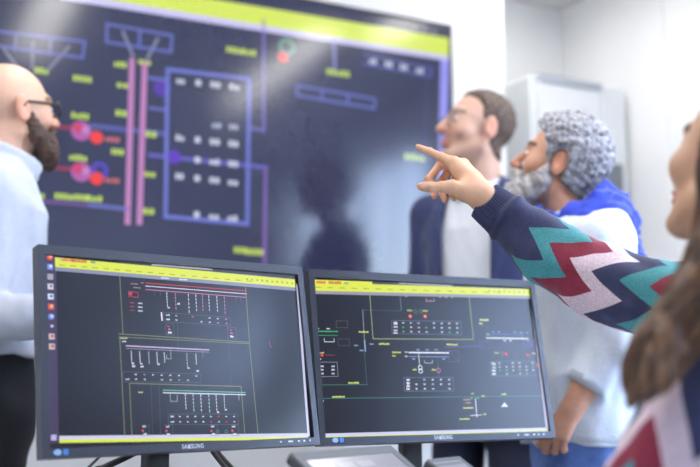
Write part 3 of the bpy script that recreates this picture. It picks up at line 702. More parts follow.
def pad2(s, a0, a1, b0, b1): s.poly([V(a0 + .004, b1 - .004), V(a1 - .004, b1 - .004), V(a1 - .004, b1 - .012), V(a0 + .004, b1 - .012)], sRGB(130, 138, 140), 1)
wedge('touch_console', 'console_body', P(288.6, 452.6, 1.50), R(48), .240, .175, R(32), .018, 'grey tilted touchscreen console standing on the desk below the monitors', 'touchscreen', (.016, .018, .022, .014), pad1, (.25, .75))
wedge('desk_phone', 'phone_body', P(425, 459.5, 1.62), R(48), .094, .14, R(30), .022, 'small grey desk phone beside the touchscreen console', 'phone', (.008, .008, .010, .06), pad2, (.2, .8))

def cable(pts, r, label):
    pts = [V(*p) for p in pts]; mb = MB().tube(spline(pts, 24), r, 8)
    tag(mb.make('monitor_cable', M['cable'], loc=pts[-1], smooth=60), label, 'cable', 'cables under the left monitor')
fl = MON[0][1]; u0, n0 = MON[0][2], MON[0][3]
def cb(px0, px1, r, label, dy=0):
    a = P(px0, 450, 1.87 + dy); c = P(px1, 467, 1.83 + dy); d = P(px1 + (px1 - px0) * .4, 474, 1.81 + dy)
    d2 = V(d[0] + (px1 - px0) * .0015, d[1] + .05, DESKZ + r); cable([a + V(.0, .0, .02), a, c, d, d2], r, label)
cb(105, 89, .0028, 'thin dark cable under the left monitor, nearest its lower left corner', .07)
cb(139, 105, .0062, 'thick dark cable curving down just left of the left monitor stand')
cb(212, 225, .0048, 'dark cable right of the left monitor stand, leftmost of the touching pair', .02)
cb(217, 231, .0040, 'dark cable right of the left monitor stand, rightmost of the touching pair', .06)

# ------------------------------------------------------------------ cabinet in the recess
def cabinet():
    s0, s1, t0, t1, H = 1.075, 1.575, -.33, -.09, 2.225
    o = empty('control_cabinet', RM(V((s0 + s1) / 2, (t0 + t1) / 2, 0)), 'tall pale grey control cabinet with dark window against the white wall', 'cabinet')
    mb = MB(); rbox(mb, s0, s1, t0, t1, .06, H - .02); mb.make('body', M['cab'], o, bevel=.004)
    mb = MB(); rbox(mb, s0 + .02, s1 - .02, t0 + .02, t1 - .02, 0, .06); mb.make('plinth', M['cabtop'], o, smooth=0)
    mb = MB(); rbox(mb, s0 + .03, s0 + .36, t1 + .001, t1 + .022, .09, H - .05); d = mb.make('door', M['cab'], o, bevel=.003)
    mb = MB(); rbox(mb, s0 + .33, s0 + .345, t1 + .022, t1 + .035, 1.0, 1.14); mb.make('door_handle', M['cabtop'], d, bevel=.003)
    mb = MB(); rbox(mb, s0 + .03, s0 + .36, t1 + .001, t1 + .03, H - .05, H - .02); mb.make('gap_shadow_strip', M['cabtop'], o, smooth=0)  # darker strip puts the gap shadow above the door into colour
    mb = MB(); rbox(mb, s0 + .365, s1 - .01, t1 + .001, t1 + .022, .09, H - .05); mb.make('side_door', M['cab'], o, bevel=.003)
    mb = MB(); rbox(mb, s0 + .31, s1 - .045, t1 + .0215, t1 + .034, 1.55, 1.86); mb.make('window_panel', M['cabwin'], o, bevel=.003)
cabinet()
# ------------------------------------------------------------------ people
def tp(F, p): return F[0] + F[1] @ np.asarray(p, np.float32)          # local point -> world
def head_part(hc, HR, sc, neck, jaw=1, nose=1):
    """sdf of head and neck down into the collar; neck = world point of the neck base"""
    def f(p):
        pl = (p - hc) @ HR / sc
        d = head(pl, jaw, nose) * sc
        return smin(d, cap(p, hc + HR @ np.array((-.022, 0, -.062), np.float32) * sc, neck, .051 * sc, .060 * sc), .03)
    return f
def shell(name, fn, lo, hi, h, m, par, smooth=0, cols=None, **k):
    vs, fs = nets(fn, lo, hi, h)
    return mesh(name, vs, fs, m, None, par, cols=None if cols is None else cols(vs.astype(np.float32)), smooth=180, norm=False, **k)
def strandcol(a, b, wl, seed, grad=None):
    a, b = np.array(a, np.float32), np.array(b, np.float32)
    def f(vs):
        t = np.clip(.5 + .5 * wave(vs, wl, seed), 0, 1)[:, None]
        return a * (1 - t) + b * t
    return f
# ---- hand: wrist W, directions d (to the fingertips), b (out of the back of the hand), th (to the thumb side)
def hand_sdf(p, W, d, th, curl=.5, sc=1.0):
    d = d / np.linalg.norm(d); th = th - d * (th @ d); th /= np.linalg.norm(th); b = np.cross(th, d)      # b: palm side
    L = lambda a, t, q: W + (d * a + th * t + b * q) * sc
    out = None; u = lambda e, k=.008: e if out is None else smin(out, e, k)
    for i, t in enumerate((.030, .010, -.010, -.028)):
        out = u(cap(p, L(.0, t * .55, 0), L(.085 - .005 * abs(i - 1), t, -.002), .014 * sc, .0115 * sc), .016)
    ln = ((.044, .026, .022), (.048, .030, .023), (.044, .028, .022), (.035, .021, .019))
    for i, t in enumerate((.030, .010, -.010, -.028)):
        q = L(.085 - .005 * abs(i - 1), t, -.002); ang = 0; r0 = (.0095, .0098, .0092, .0082)[i] * sc
        for j in range(3):
            ang += curl * (.55, 1.0, .7)[j] * (1 + .12 * i); v = (d * math.cos(ang) + b * math.sin(ang) + th * .05 * (1 - i) / 2)
            q2 = q + v * ln[i][j] * sc; out = u(cap(p, q, q2, r0 * (1 - .1 * j), r0 * (.9 - .1 * j)), .004); q = q2
    q = [L(.012, .026, .008), L(.048, .052, .018), L(.078, .056, .030), L(.100, .050, .038)]
    out = u(chain(p, q, (.017 * sc, .012 * sc, .0100 * sc, .0078 * sc), .006), .014)
    return out
def join(parts):
    vs, fs, cs, n = [], [], [], 0
    for v, f, c in parts: vs.append(v); fs += [tuple(i + n for i in a) for a in f]; cs.append(c); n += len(v)
    return np.concatenate(vs), fs, np.concatenate(cs)
def bridge(parts, neck, paths):
    """one continuous body: arms run under the sleeves from each hand piece to the neck piece (parts[0])"""
    off = np.cumsum([0] + [len(p[0]) for p in parts]); vs, fs, cc = join(parts); vs, cc = list(vs), list(cc)
    for i, path in enumerate(paths):
        path = [V(*p) if np.ndim(p) else p for p in path]; A, B = parts[i + 1][0], parts[0][0]
        fa = A[np.argsort(np.linalg.norm(A - path[2], axis=1))[:400]]; ca = fa.mean(0)
        pts = spline([ca] + path[2:], 14); n = 8; rings = []
        for j, p in enumerate(pts):
            t = pts[min(j + 1, 13)] - pts[max(j - 1, 0)]; t /= np.linalg.norm(t); x = np.cross(t, V(.3, .5, .81)); x /= np.linalg.norm(x); y = np.cross(t, x); q = [p + .030 * (x * math.cos(a) + y * math.sin(a)) for a in np.linspace(0, 2 * math.pi, n, False)]
            if j in (0, 13):
                S_, o_ = (A, off[i + 1]) if j == 0 else (B, 0); rings.append([int(o_ + np.argmin(np.linalg.norm(S_ - v, axis=1))) for v in q])
            else: rings.append(list(range(len(vs), len(vs) + n))); vs += q; cc += [cc[0]] * n
        for r0, r1 in zip(rings, rings[1:]):
            for j in range(n):
                f = [r0[j], r0[(j + 1) % n], r1[(j + 1) % n], r1[j]]; f = [v for k, v in enumerate(f) if v not in f[:k]]
                if len(f) > 2: fs.append(tuple(f))
    return np.array(vs), fs, np.array(cc)
def specs(par, hc, HR, sc, mframe, wide=.026, high=.018, z=.005, thick=.0016, full=True):
    G = lambda q: hc + HR @ np.array(q, np.float32) * sc
    e = MB()
    for s in (-1, 1):
        pts = [G((.104 - .10 * (abs(wide * math.cos(a)) / .026) ** 2 * .06, s * .033 + wide * math.cos(a), z + high * math.copysign(abs(math.sin(a)) ** .8, math.sin(a)))) for a in np.linspace(0, 2 * math.pi, 25)]
        e.tube(pts, thick, 6)
        e.tube([G((.100, s * .059, z + .008)), G((.06, s * .073, z + .008)), G((.0, s * .082, z + .009)), G((-.022, s * .083, z - .012))], thick * 1.1, 6)
    e.tube([G((.104, -.009, z + .004)), G((.108, 0, z + .007)), G((.104, .009, z + .004))], thick, 6)
    o = e.make('eyeglasses', mframe, par, smooth=60)
    for s in (-1, 1):
        l = MB(); l.add([G((.1035, s * .033 + wide * .96 * math.cos(a), z + high * .96 * math.copysign(abs(math.sin(a)) ** .8, math.sin(a)))) for a in np.linspace(0, 2 * math.pi, 24, False)], [tuple(range(24))])
        l.make('lens', M['lens'], o, smooth=0, norm=False)

def man(hp, Y, hyaw, hpitch, tyaw, sc, label, tone, lip, brow, stub, arms, top, topmat, legmat, waist=1.0, jaw=1, nose=1, lean=.03, build=1.0, hroll=0, collar=None, rolled=None, curl=.55, kk=1.0):
    """standing man: head centre on photo pixel hp at depth Y; tyaw = where the chest faces"""
    hc = P(*hp, Y).astype(np.float32); HR = rot(hyaw, hpitch, hroll); TRt = rot(tyaw)
    H = hc[2] + .125 * sc; k = H / 1.75 * kk; fwd = TRt[:, 0]
    base = V(hc[0], hc[1], 0) - fwd * lean; FR = (base.astype(np.float32), TRt)
    o = empty('person', base, label, 'person')
    T = lambda x, y, z: tp(FR, (x, y, z * k))
    neck = T(-.012, 0, 1.44)
    # body: head, neck and (below) the hands
    lo, hi = box_of([hc + HR @ np.array(q, np.float32) for q in ((.13, 0, 0), (-.11, 0, 0), (0, .1, 0), (0, -.1, 0), (0, 0, .14), (.08, 0, -.13))] + [neck], .03)
    f = head_part(hc, HR, sc, neck, jaw, nose); vs, fs = nets(f, lo, hi, .0028)
    parts = [(vs, fs, head_cols(((vs - hc) @ HR / sc).astype(np.float32), tone, lip, brow, stub))]
    sleeves = []
    for side in (1, -1):
        a = arms.get(side) or [T(-.01, side * .185 * build, 1.39), T(-.05, side * .25 * build, 1.10), T(.03, side * .25 * build, .86)]
        sleeves.append((side, [np.asarray(x, np.float32) for x in a]))
        W = sleeves[-1][1][2]; e = sleeves[-1][1][1]; d = (W - e) / np.linalg.norm(W - e)
        th = fwd * .9 - TRt[:, 1] * side * .35
        roll = rolled.get(side) if rolled else None
        c0 = e + (W - e) * (roll if roll else .85)
        # mirrored hands: the palm looks to the body
        def hf(p, W=W, d=d, th=th, c0=c0, side=side):
            t = th - d * (th @ d); t /= np.linalg.norm(t); b = np.cross(t, d); want = -TRt[:, 1] * side
            if b @ want < 0:
                q = p - W; q = q - 2 * (q @ b)[:, None] * b; h = hand_sdf(q + W, W, d, th, curl, .98)
            else: h = hand_sdf(p, W, d, th, curl, .98)
            return smin(h, cap(p, c0, W + d * .006, .037 if roll else .030, .026), .018)
        lo, hi = box_of([W + d * .22, W - d * .01, c0, W + th * .09, W - th * .06, W + TRt[:, 1] * .08, W - TRt[:, 1] * .08], .03)
        v, ff = nets(hf, lo, hi, .0030); cc = np.tile(np.array(tone, np.float32) * V(.98, .93, .92), (len(v), 1)); parts.append((v, ff, cc))
    vs, fs, cc = bridge(parts, neck, [[a[2], a[2] + (a[1] - a[2]) * .3, a[1], a[0], neck - V(0, 0, .06)] for _, a in sleeves])
    mesh('body', vs, fs, M['skin'], None, o, cols=cc, smooth=180, norm=False)
    # legs
    def legs(p):
        d = loft_sdf(p, FR, np.array((.74, .80, .88, .96, waist)) * k, (.10, .115, .122, .115, .112), (.15, .172 * build, .172 * build, .162 * build, .158 * build), (0, 0, 0, 0, 0))
        for s in (1, -1): d = smin(d, chain(p, [T(0, s * .092, .84), T(.02, s * .10, .48), T(-.01, s * .105, .075)], (.092, .068, .055), .02), .03)
        d = np.maximum(d, .045 - p[:, 2])
        w = wave(p * np.array((1, 1, .8), np.float32), .11, 3); return d + .004 * w
    lo, hi = box_of([T(0, .3, waist), T(0, -.3, 0.02), T(.25, 0, 0), T(-.25, 0, 0)], .0)
    shell('trousers', legs, lo, hi, .010, legmat, o)
    for s in (1, -1):
        def sh(p, s=s):
            q = (p - FR[0]) @ TRt; c = ell(q, (.055, s * .105, .035), (.145, .05, .055)); c = smin(c, sph(q, (-.02, s * .105, .07), .05), .03)
            return smax(c, .002 - q[:, 2], .008)
        lo, hi = box_of([T(.24, s * .18, .16), T(-.14, s * .02, -.01)], .03); shell('shoe', sh, lo, hi, .007, M['shoe'], o)
    top(o, FR, T, k, sleeves, neck, topmat)
    return o, hc, HR, FR, T, neck

ZS = np.array((.90, 1.0, 1.10, 1.22, 1.33, 1.41, 1.455, 1.485))
def torso(p, FR, k, grow=0, z0=.90, build=1.0, belly=0):
    zs = ZS * k; zs[0] = z0 * k
    a = np.array((.126, .124 + belly, .122 + belly, .124, .126, .108, .080, .055)) + grow; b = np.array((.176, .168, .165, .178, .196, .178, .115, .070)) * build + grow
    return loft_sdf(p, FR, zs, a, b, np.array((0, 0, 0, -.005, -.012, -.02, -.02, -.015)))
def ring_collar(p, neck, HRz, r, hgt, tilt, t=.006, flare=.25):
    """standing shirt collar round the neck, open at the front"""
    q = (p - neck) @ HRz; z = q[:, 2] + q[:, 0] * tilt; rr = np.hypot((q[:, 0] - .012 - .25 * z) / 1.10, q[:, 1]) - (r + .008 - z * flare * .3)
    d = np.maximum(np.abs(rr) - t, np.abs(z - hgt / 2) - hgt / 2)
    return np.maximum(d, (.03 - (np.abs(q[:, 1]) + np.maximum(.04 - q[:, 0], 0) * 2)) * .5)
def folds(p, amp, seed): return amp * 1.2 * wave(p * np.array((1, 1, .45), np.float32), .12, seed) + amp * .35 * wave(p * np.array((1, 1, .6), np.float32), .05, seed + 1)

def sleeve_sdf(p, pts, rad, k=.02): return chain(p, pts, rad, k)
def shirt_top(belly=.0, build=1.0, z0=.93, amp=.004, collar=True, seed=11, lift=0):
    def top(o, FR, T, k, sleeves, neck, m):
        def f(p):
            d = torso(p, FR, k, .004, z0, build, belly)
            for side, a in sleeves:
                w = a[1] + (a[2] - a[1]) * .9; d = smin(d, chain(p, [a[0], a[1], w], (.072, .058, .042), .02), .035)
            d = d + folds(p, amp, seed)
            if collar:
                d = np.minimum(d, ring_collar(p, neck, FR[1], .071, .05 + lift, .35))
                d = np.minimum(d, ring_collar(p, neck + np.array((0, 0, .004 + lift * .7), np.float32), FR[1], .079, .044, .35, .006, -.1))
            q = (p - neck) @ FR[1]; d = np.maximum(d, .055 - np.hypot(q[:, 0] / 1.05, q[:, 1]) - np.where(q[:, 2] > -.01, 0, 9))
            return d
        pts = [T(.2, .3, 1.54), T(-.2, -.3, z0), T(.2, -.3, z0), T(-.2, .3, 1.54)] + [x for _, a in sleeves for x in a]
        lo, hi = box_of(pts, .05); shell('shirt', f, lo, hi, .0065, m, o)
    return top

# ---- 1 bald bearded man, left
SK1 = sRGB(224, 178, 152)
o1, hc1, HR1, FR1, T1_, nk1 = man((13.5, 113), 2.42, R(44), R(9), R(24), 1.0, 'bald bearded man in glasses and pale shirt in front of wall display',
    SK1, sRGB(190, 110, 100), sRGB(80, 55, 40), sRGB(120, 80, 60), {-1: [P(-9, 205, 2.26), P(-22, 318, 2.22), P(92, 318, 2.20)]}, shirt_top(.01, 1.02, .985, lift=.02), M['bshirt'], M['blacktr'], 1.03, kk=1.018)
specs(o1, hc1, HR1, 1.0, M['glassfr'], thick=.0036)
def local(hc, HR, sc): return lambda p: (p - hc) @ HR / sc
def beard_fn(hc, HR, sc, thick, drop, nz, wl, seed, moust=True):
    def f(p):
        q = (p - hc) @ HR / sc; x, y, z = q.T
        d = None
        for s in (-1, 1):
            e = chain(q, [(.012, s * .066, -.018), (.018, s * .062, -.062), (.062, s * .034, -.098 - drop * .5), (.078, 0, -.108 - drop)], (.010, .015 + thick * .3, .018 + thick, .020 + thick), .015)
            e = smin(e, cap(q, (.022, s * .060, -.050), (.070, s * .040, -.076), .013 + thick * .4), .02)
            d = e if d is None else smin(d, e, .02)
        d = smin(d, ell(q, (.070, 0, -.088 - drop * .4), (.032 + thick, .040 + thick * .6, .026 + drop * .7)), .02)
        if moust:
            for s in (-1, 1): d = smin(d, cap(q, (.101, s * .006, -.045), (.082, s * .034, -.062), .009, .009), .012)
        d = d + nz * wave(q, wl, seed) + nz * .5 * wave(q, wl * .5, seed + 3)
        mouth = ell(q, (.104, 0, -.063), (.020, .020, .0085)); d = smax(d, -mouth, .005)
        d = np.maximum(d, (z - (-.004)) )
        return d * sc
    return f
hb = lambda hc, HR: box_of([hc + HR @ np.array(q, np.float32) for q in ((.15, .11, .16), (.15, -.11, .16), (.15, .11, -.19), (-.15, -.11, -.19), (-.15, .11, .16), (-.15, -.11, .16), (.15, -.11, -.19), (-.15, .11, -.19))], .02)
shell('beard', beard_fn(hc1, HR1, 1.0, .007, .013, .0016, .018, 5), *hb(hc1, HR1), .0032, M['hairm'], o1, cols=strandcol(sRGB(54, 36, 28), sRGB(84, 56, 42), .02, 3))
# ---- 2 man in the navy blazer
SK2 = sRGB(216, 174, 152)
def blazer_top(o, FR, T, k, sleeves, neck, m):
    def sh(p):
        d = torso(p, FR, k, -.004, .97) + folds(p, .0025, 21)
        d = np.minimum(d, ring_collar(p, neck, FR[1], .070, .046, .3)); d = np.minimum(d, ring_collar(p, neck, FR[1], .077, .040, .3, .006, .05))
        q = (p - neck) @ FR[1]; return np.maximum(d, .055 - np.hypot(q[:, 0] / 1.05, q[:, 1]) - np.where(q[:, 2] > -.01, 0, 9))
    lo, hi = box_of([T(.2, .24, 1.54), T(-.2, -.24, .95), T(.2, -.24, 1), T(-.2, .24, 1)], .03); shell('shirt', sh, lo, hi, .006, M['wshirt'], o)
    def bz(p):
        q = (p - FR[0]) @ FR[1]; z = q[:, 2] / k
        d = torso(p, FR, k, .014, .78)
        for side, a in sleeves: d = smin(d, chain(p, [a[0], a[1], a[1] + (a[2] - a[1]) * .93], (.074, .060, .046), .02), .03)
        d = d + folds(p, .003, 31)
        w = np.interp(z, (.78, .95, 1.12, 1.30, 1.44, 1.5), (.100, .082, .080, .084, .082, .080))
        lap = np.maximum(np.abs(q[:, 1]) - w, .02 - q[:, 0])                                             # open front
        d = np.maximum(d, -lap)
        inn = torso(p, FR, k, .004, .7); d = np.maximum(d, -inn)                                           # hollow
        col = ring_collar(p, neck - FR[1][:, 2] * .02, FR[1], .092, .05, .5, .006, .35); d = np.minimum(d, np.maximum(col, q[:, 0] - .03))
        for s in (-1, 1):                                                                                  # lapels
            for (z0, z1, wa, wb) in ((1.12, 1.40, .012, .052),):
                t = np.clip((z - z0) / (z1 - z0), 0, 1); ww = wa + (wb - wa) * t
                l = np.maximum(np.abs(s * q[:, 1] - (w + ww / 2)) - ww / 2, np.maximum(z0 - z, z - z1)); d = np.minimum(d, np.maximum(np.maximum(l, torso(p, FR, k, .020, .78)), -torso(p, FR, k, .012, .78)) + np.where(q[:, 0] > 0, 0, 9))
        return np.maximum(d, .058 - np.hypot(*(((p - neck) @ FR[1])[:, :2].T)))
    lo, hi = box_of([T(.2, .33, 1.54), T(-.2, -.33, .75), T(.2, -.33, .8), T(-.2, .33, .8)] + [x for _, a in sleeves for x in a], .05); b = shell('blazer', bz, lo, hi, .0062, m, o)
    bt = MB(); c = T(.0, 0, 0); x, y = FR[1][:, 0], FR[1][:, 1]
    for zz in (1.04, 1.13): pass
o2, hc2, HR2, FR2, T2_, nk2 = man((477, 132), 2.95, R(195), R(14), R(235), 1.06, 'man in open navy blazer and white shirt facing left beyond the pointing hand',
    SK2, sRGB(205, 130, 120), sRGB(110, 84, 62), sRGB(165, 130, 110), {}, blazer_top, M['blazer'], M['navytr'], 1.03, nose=1.05)
specs(o2, hc2, HR2, 1.06, M['metalfr'], thick=.0011)
def short_hair(hc, HR, sc, t, hx, zl, nz, wl, seed):
    def f(p):
        q = (p - hc) @ HR / sc; x, y, z = q.T
        d = smin(skull(q), cap(q, (-.022, 0, -.04), (-.036, 0, -.09), .050), .02) - t
        d = d + nz * wave(q, wl, seed) + nz * .6 * wave(q, wl * .45, seed + 1)
        front = x - np.interp(z, *hx); low = np.interp(x, *zl) - z
        ear = -(np.hypot((x + .010) / .022, (z + .004) / .036) - 1) * .025
        r = smax(front, low, .015); r = smax(r, np.where(np.abs(y) > .05, ear, -1), .01)
        return smax(d, r, .012) * sc
    return f
shell('short_hair', short_hair(hc2, HR2, 1.06, .007, ((-.06, 0, .03, .055, .075, .10, .13), (.01, .012, .018, .022, .036, .066, .066)), ((-.11, -.06, -.03, .0, .012, .03), (-.078, -.072, -.05, .02, -.012, .0)), .0016, .016, 41), *hb(hc2, HR2), .003, M['hairm'], o2, cols=strandcol(sRGB(70, 54, 46), sRGB(108, 88, 76), .018, 4))

# ---- 3 grey haired man in the white sweater
SK3 = sRGB(206, 154, 124)
HC3 = P(559, 163, 2.5)
def sweater_top(o, FR, T, k, sleeves, neck, m):
    def f(p):
        d = torso(p, FR, k, .012, .865, 1.04, .015)
        for side, a in sleeves:
            w = a[1] + (a[2] - a[1]) * (.69 if side == 1 else .95)
            e = chain(p, [a[0], a[1], w], (.080, .068, .047), .02)
            if side == 1:
                v = (a[2] - a[1]) / np.linalg.norm(a[2] - a[1]); e = np.maximum(e, (p - (a[1] + (a[2] - a[1]) * .66)) @ v)
            d = smin(d, e, .03)
        d = d + folds(p, .0055, 51)
        q = (p - neck) @ FR[1]; return np.maximum(d, .060 - np.hypot(q[:, 0], q[:, 1]) - np.where(q[:, 2] > -.02, 0, 9))
    lo, hi = box_of([T(.24, .3, 1.54), T(-.24, -.3, .86), T(.2, -.3, .9), T(-.2, .3, .9)] + [x for _, a in sleeves for x in a], .06); s = shell('sweater', f, lo, hi, .0065, m, o)
    def hm(p):
        q = (p - FR[0]) @ FR[1]; z = q[:, 2] / k; d = torso(p, FR, k, .0135, .85, 1.04, .015) + folds(p, .0055, 51)
        return np.maximum(d, np.maximum(.868 - z, z - .895))
    shell('hem_stripe', hm, *box_of([T(.24, .3, 1.0), T(-.24, -.3, .86), T(.2, -.3, .9), T(-.2, .3, .9)], .02), .0065, M['hem'], s)
    for side, a in sleeves:
        if side == 1:
            c = a[1] + (a[2] - a[1]) * .655; v = (a[2] - a[1]) / np.linalg.norm(a[2] - a[1])
            MB().tube([c - v * .012, c - v * .008, c + v * .008, c + v * .012], [.042, .0505, .0495, .042], 28).make('cuff_band', M['hem'], s, smooth=60)
    def sc_(p):
        q = (p - neck) @ FR[1]; x, y, z = q.T; ang = np.arctan2(y, x); zc = .016 - .034 * np.cos(ang) + .012 * np.sin(3 * ang + 1); rr = np.hypot(x / 1.1, y) - .098 - .008 * np.sin(2 * ang)
        d = np.hypot(rr, (z - zc) * .62) - .027
        d = smin(d, np.hypot(rr - .020, (z - zc + .034) * .7) - .020, .018)
        for pts in (((-.085, .05, -.005), (-.125, .085, -.05), (-.155, .09, -.12), (-.165, .085, -.19)),):
            d = smin(d, chain(q * np.array((1, .55, 1), np.float32), [V(*a) * V(1, .55, 1) for a in pts], (.018, .016, .014, .010), .015), .02)
        return d + .005 * wave(p * np.array((1, 1, 1.6), np.float32), .06, 61) + .0025 * wave(p, .025, 62)
    lo, hi = box_of([neck + (0, 0, .09), neck - (0, 0, .26), neck + (.2, .2, 0), neck - (.2, .2, 0)], .02); shell('scarf', sc_, lo, hi, .0048, M['scarf'], o)
_h = P(559, 166, 2.45); _r = rot(R(168)); HC3A = lambda x, y, z: V(_h[0], _h[1], 0) - _r[:, 0] * .03 + _r @ V(x, y, z)
ARM3 = [P(600, 242, 2.26), P(613, 343, 2.27), P(573, 405, 2.27)]
o3, hc3, HR3, FR3, T3_, nk3 = man((559, 166), 2.45, R(162), R(20), R(168), .98, 'grey-haired bearded man in white sweater, blue scarf and jeans facing left',
    SK3, sRGB(170, 100, 90), sRGB(50, 42, 40), sRGB(130, 120, 115), {1: ARM3, -1: [HC3A(-.01, -.185, 1.34), HC3A(.06, -.205, 1.06), HC3A(.12, -.11, .90)]}, sweater_top, M['wsweat'], M['jeans'], 1.0, nose=1.1, build=1.05, rolled={1: .62}, curl=1.05)
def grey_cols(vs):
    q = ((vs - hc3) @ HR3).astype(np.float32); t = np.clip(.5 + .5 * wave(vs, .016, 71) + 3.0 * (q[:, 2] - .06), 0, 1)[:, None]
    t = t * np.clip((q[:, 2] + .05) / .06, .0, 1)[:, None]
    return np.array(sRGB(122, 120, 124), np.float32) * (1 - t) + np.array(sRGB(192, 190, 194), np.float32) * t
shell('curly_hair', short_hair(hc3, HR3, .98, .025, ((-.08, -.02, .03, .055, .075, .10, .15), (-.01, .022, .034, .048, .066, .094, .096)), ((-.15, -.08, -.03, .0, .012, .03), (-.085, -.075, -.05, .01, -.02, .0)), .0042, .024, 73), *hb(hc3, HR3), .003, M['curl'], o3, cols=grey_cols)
shell('beard', beard_fn(hc3, HR3, .98, .014, .016, .0022, .016, 75), *hb(hc3, HR3), .003, M['curl'], o3, cols=strandcol(sRGB(140, 134, 132), sRGB(206, 202, 200), .03, 77))

# ---- 4 woman pointing, right foreground
SK4 = sRGB(222, 172, 136)
FW, LW = V(-.78, .626, 0), V(-.626, -.78, 0)
HIP = V(.66, 1.40, .56); SR = P(770, 296, 1.56); SL = P(748, 322, 1.19)
ow = empty('person', V(HIP[0], HIP[1], 0), 'seated long-haired woman in zigzag knit sweater pointing at the wall display', 'person')
# pointing hand and bare wrist
Yh = 1.83
def Z(x, y, dy=0): return P(408 + x / 6.49, 138 + y / 6.49, Yh + dy).astype(np.float32)
def hand_w(p):
    mm = .001
    d = chain(p, [Z(520, 405, -.003), Z(430, 315, -.002), Z(330, 208, .015), Z(295, 162, .022)], (20.5 * mm, 19 * mm, 13.5 * mm, 12 * mm), .012)       # wrist to index knuckle
    d = smin(d, chain(p, [Z(500, 385, .005), Z(420, 268, .02), Z(362, 172, .035)], (18.5 * mm, 15.5 * mm, 11.5 * mm), .012), .018)                         # middle knuckle
    d = smin(d, chain(p, [Z(500, 395, .010), Z(420, 300, .035), Z(372, 210, .05)], (18 * mm, 15 * mm, 11 * mm), .012), .016)
    d = smin(d, chain(p, [Z(490, 400, .010), Z(420, 335, .04), Z(385, 258, .06)], (17 * mm, 14 * mm, 10 * mm), .012), .016)
    d = smin(d, chain(p, [Z(475, 385, -.006), Z(372, 352, -.014), Z(285, 320, -.022)], (20 * mm, 16.5 * mm, 13 * mm), .012), .02)                      # ball of the thumb
    d = smin(d, chain(p, [Z(285, 318, -.022), Z(225, 316, -.026), Z(150, 318, -.028), Z(105, 316, -.028), Z(80, 315, -.027)], (12 * mm, 9.6 * mm, 9.2 * mm, 8.4 * mm, 6.6 * mm), .004), .010)
    d = smin(d, chain(p, [Z(295, 160, .022), Z(215, 122, .040), Z(140, 88, .058), Z(66, 57, .074)], (11.2 * mm, 8.4 * mm, 7.2 * mm, 5.6 * mm), .004), .008)  # index finger
    d = smin(d, chain(p, [Z(355, 168, .035), Z(205, 178, .050), Z(135, 268, .036), Z(172, 378, .020)], (10.5 * mm, 8.4 * mm, 7.6 * mm, 6.4 * mm), .004), .006)  # middle
    d = smin(d, chain(p, [Z(368, 208, .050), Z(262, 212, .062), Z(200, 300, .052), Z(240, 402, .032)], (10 * mm, 8.0 * mm, 7.2 * mm, 6.2 * mm), .004), .006)  # ring
    d = smin(d, chain(p, [Z(384, 255, .060), Z(305, 260, .074), Z(262, 330, .066), Z(300, 395, .048)], (9 * mm, 7.2 * mm, 6.4 * mm, 5.6 * mm), .004), .006)  # little
    return smin(d, cap(p, Z(505, 395, 0), Z(610, 480, .004), 21 * mm, 22 * mm), .02)
pts = [Z(40, 30, .09), Z(40, 450, -.06), Z(700, 500, -.08), Z(300, 100, .1)]
lo, hi = box_of(pts, .02); hv, hf_ = nets(hand_w, lo, hi, .0016); hcol = np.tile(np.array(SK4, np.float32), (len(hv), 1))
def tint(c, r, col, w):
    d = np.linalg.norm(hv - c, axis=1); k = np.clip(1.4 - d / r, 0, 1)[:, None] * w; hcol[:] = hcol * (1 - k) + np.array(col, np.float32) * k
ro = np.array(SK4) * V(1.0, .66, .60)
for c, r in ((Z(66, 57, .074), .012), (Z(80, 315, -.027), .014), (Z(172, 378, .020), .014), (Z(240, 402, .032), .014), (Z(135, 268, .036), .02), (Z(200, 300, .052), .02), (Z(205, 178, .05), .014), (Z(262, 212, .062), .014)): tint(c, r, ro, .6)
tint(Z(100, 304, -.040), .0065, sRGB(240, 190, 180), .8)
# head, seen from behind on the left
WHC = P(746, 166, 1.25).astype(np.float32); WHR = rot(R(114), R(20), R(10)); WNK = ((SR + SL) / 2 + V(.0, .0, .035)).astype(np.float32)
lo, hi = hb(WHC, WHR); lo = np.minimum(lo, WNK - .08); hi = np.maximum(hi, WNK + .08)
fv, ff = nets(head_part(WHC, WHR, 1.0, WNK, .92, .9), lo, hi, .003)
fc = head_cols(((fv - WHC) @ WHR / 1.0).astype(np.float32), np.array(SK4) * .82, sRGB(196, 110, 110), sRGB(60, 44, 38))  # face tone darkened: its shade is put into the skin colour
# left hand resting on the desk
EL = P(624, 552, 1.16); WL = V(.095, 1.245, DESKZ + .050)
def lh(p): return smin(hand_sdf(np.where(np.array((0, 0, 1), bool), 2 * WL.astype(np.float32) - p, p), WL.astype(np.float32), V(-.97, .24, .10), V(.24, .97, 0), .3, .9), cap(p, EL + (WL - EL) * .8, WL, .03, .024), .018)
lo, hi = box_of([WL + V(-.19, .06, 0), WL + V(.08, 0, 0), WL + V(0, .1, 0), WL - V(0, .08, 0)], .035); lv, lf = nets(lh, lo, hi, .003)
vs, fs, cc = bridge([(fv, ff, fc), (hv, hf_, hcol), (lv, lf, np.tile(np.array(SK4, np.float32), (len(lv), 1)))], WNK,
    [[0, 0, P(533, 239, 1.815), P(632, 293, 1.71), P(724, 304, 1.605), WNK - V(0, 0, .05)], [0, 0, EL + (WL - EL) * .5, EL, SL, WNK - V(0, 0, .05)]])
mesh('body', vs, fs, M['skin'], None, ow, cols=cc, smooth=180, norm=False)
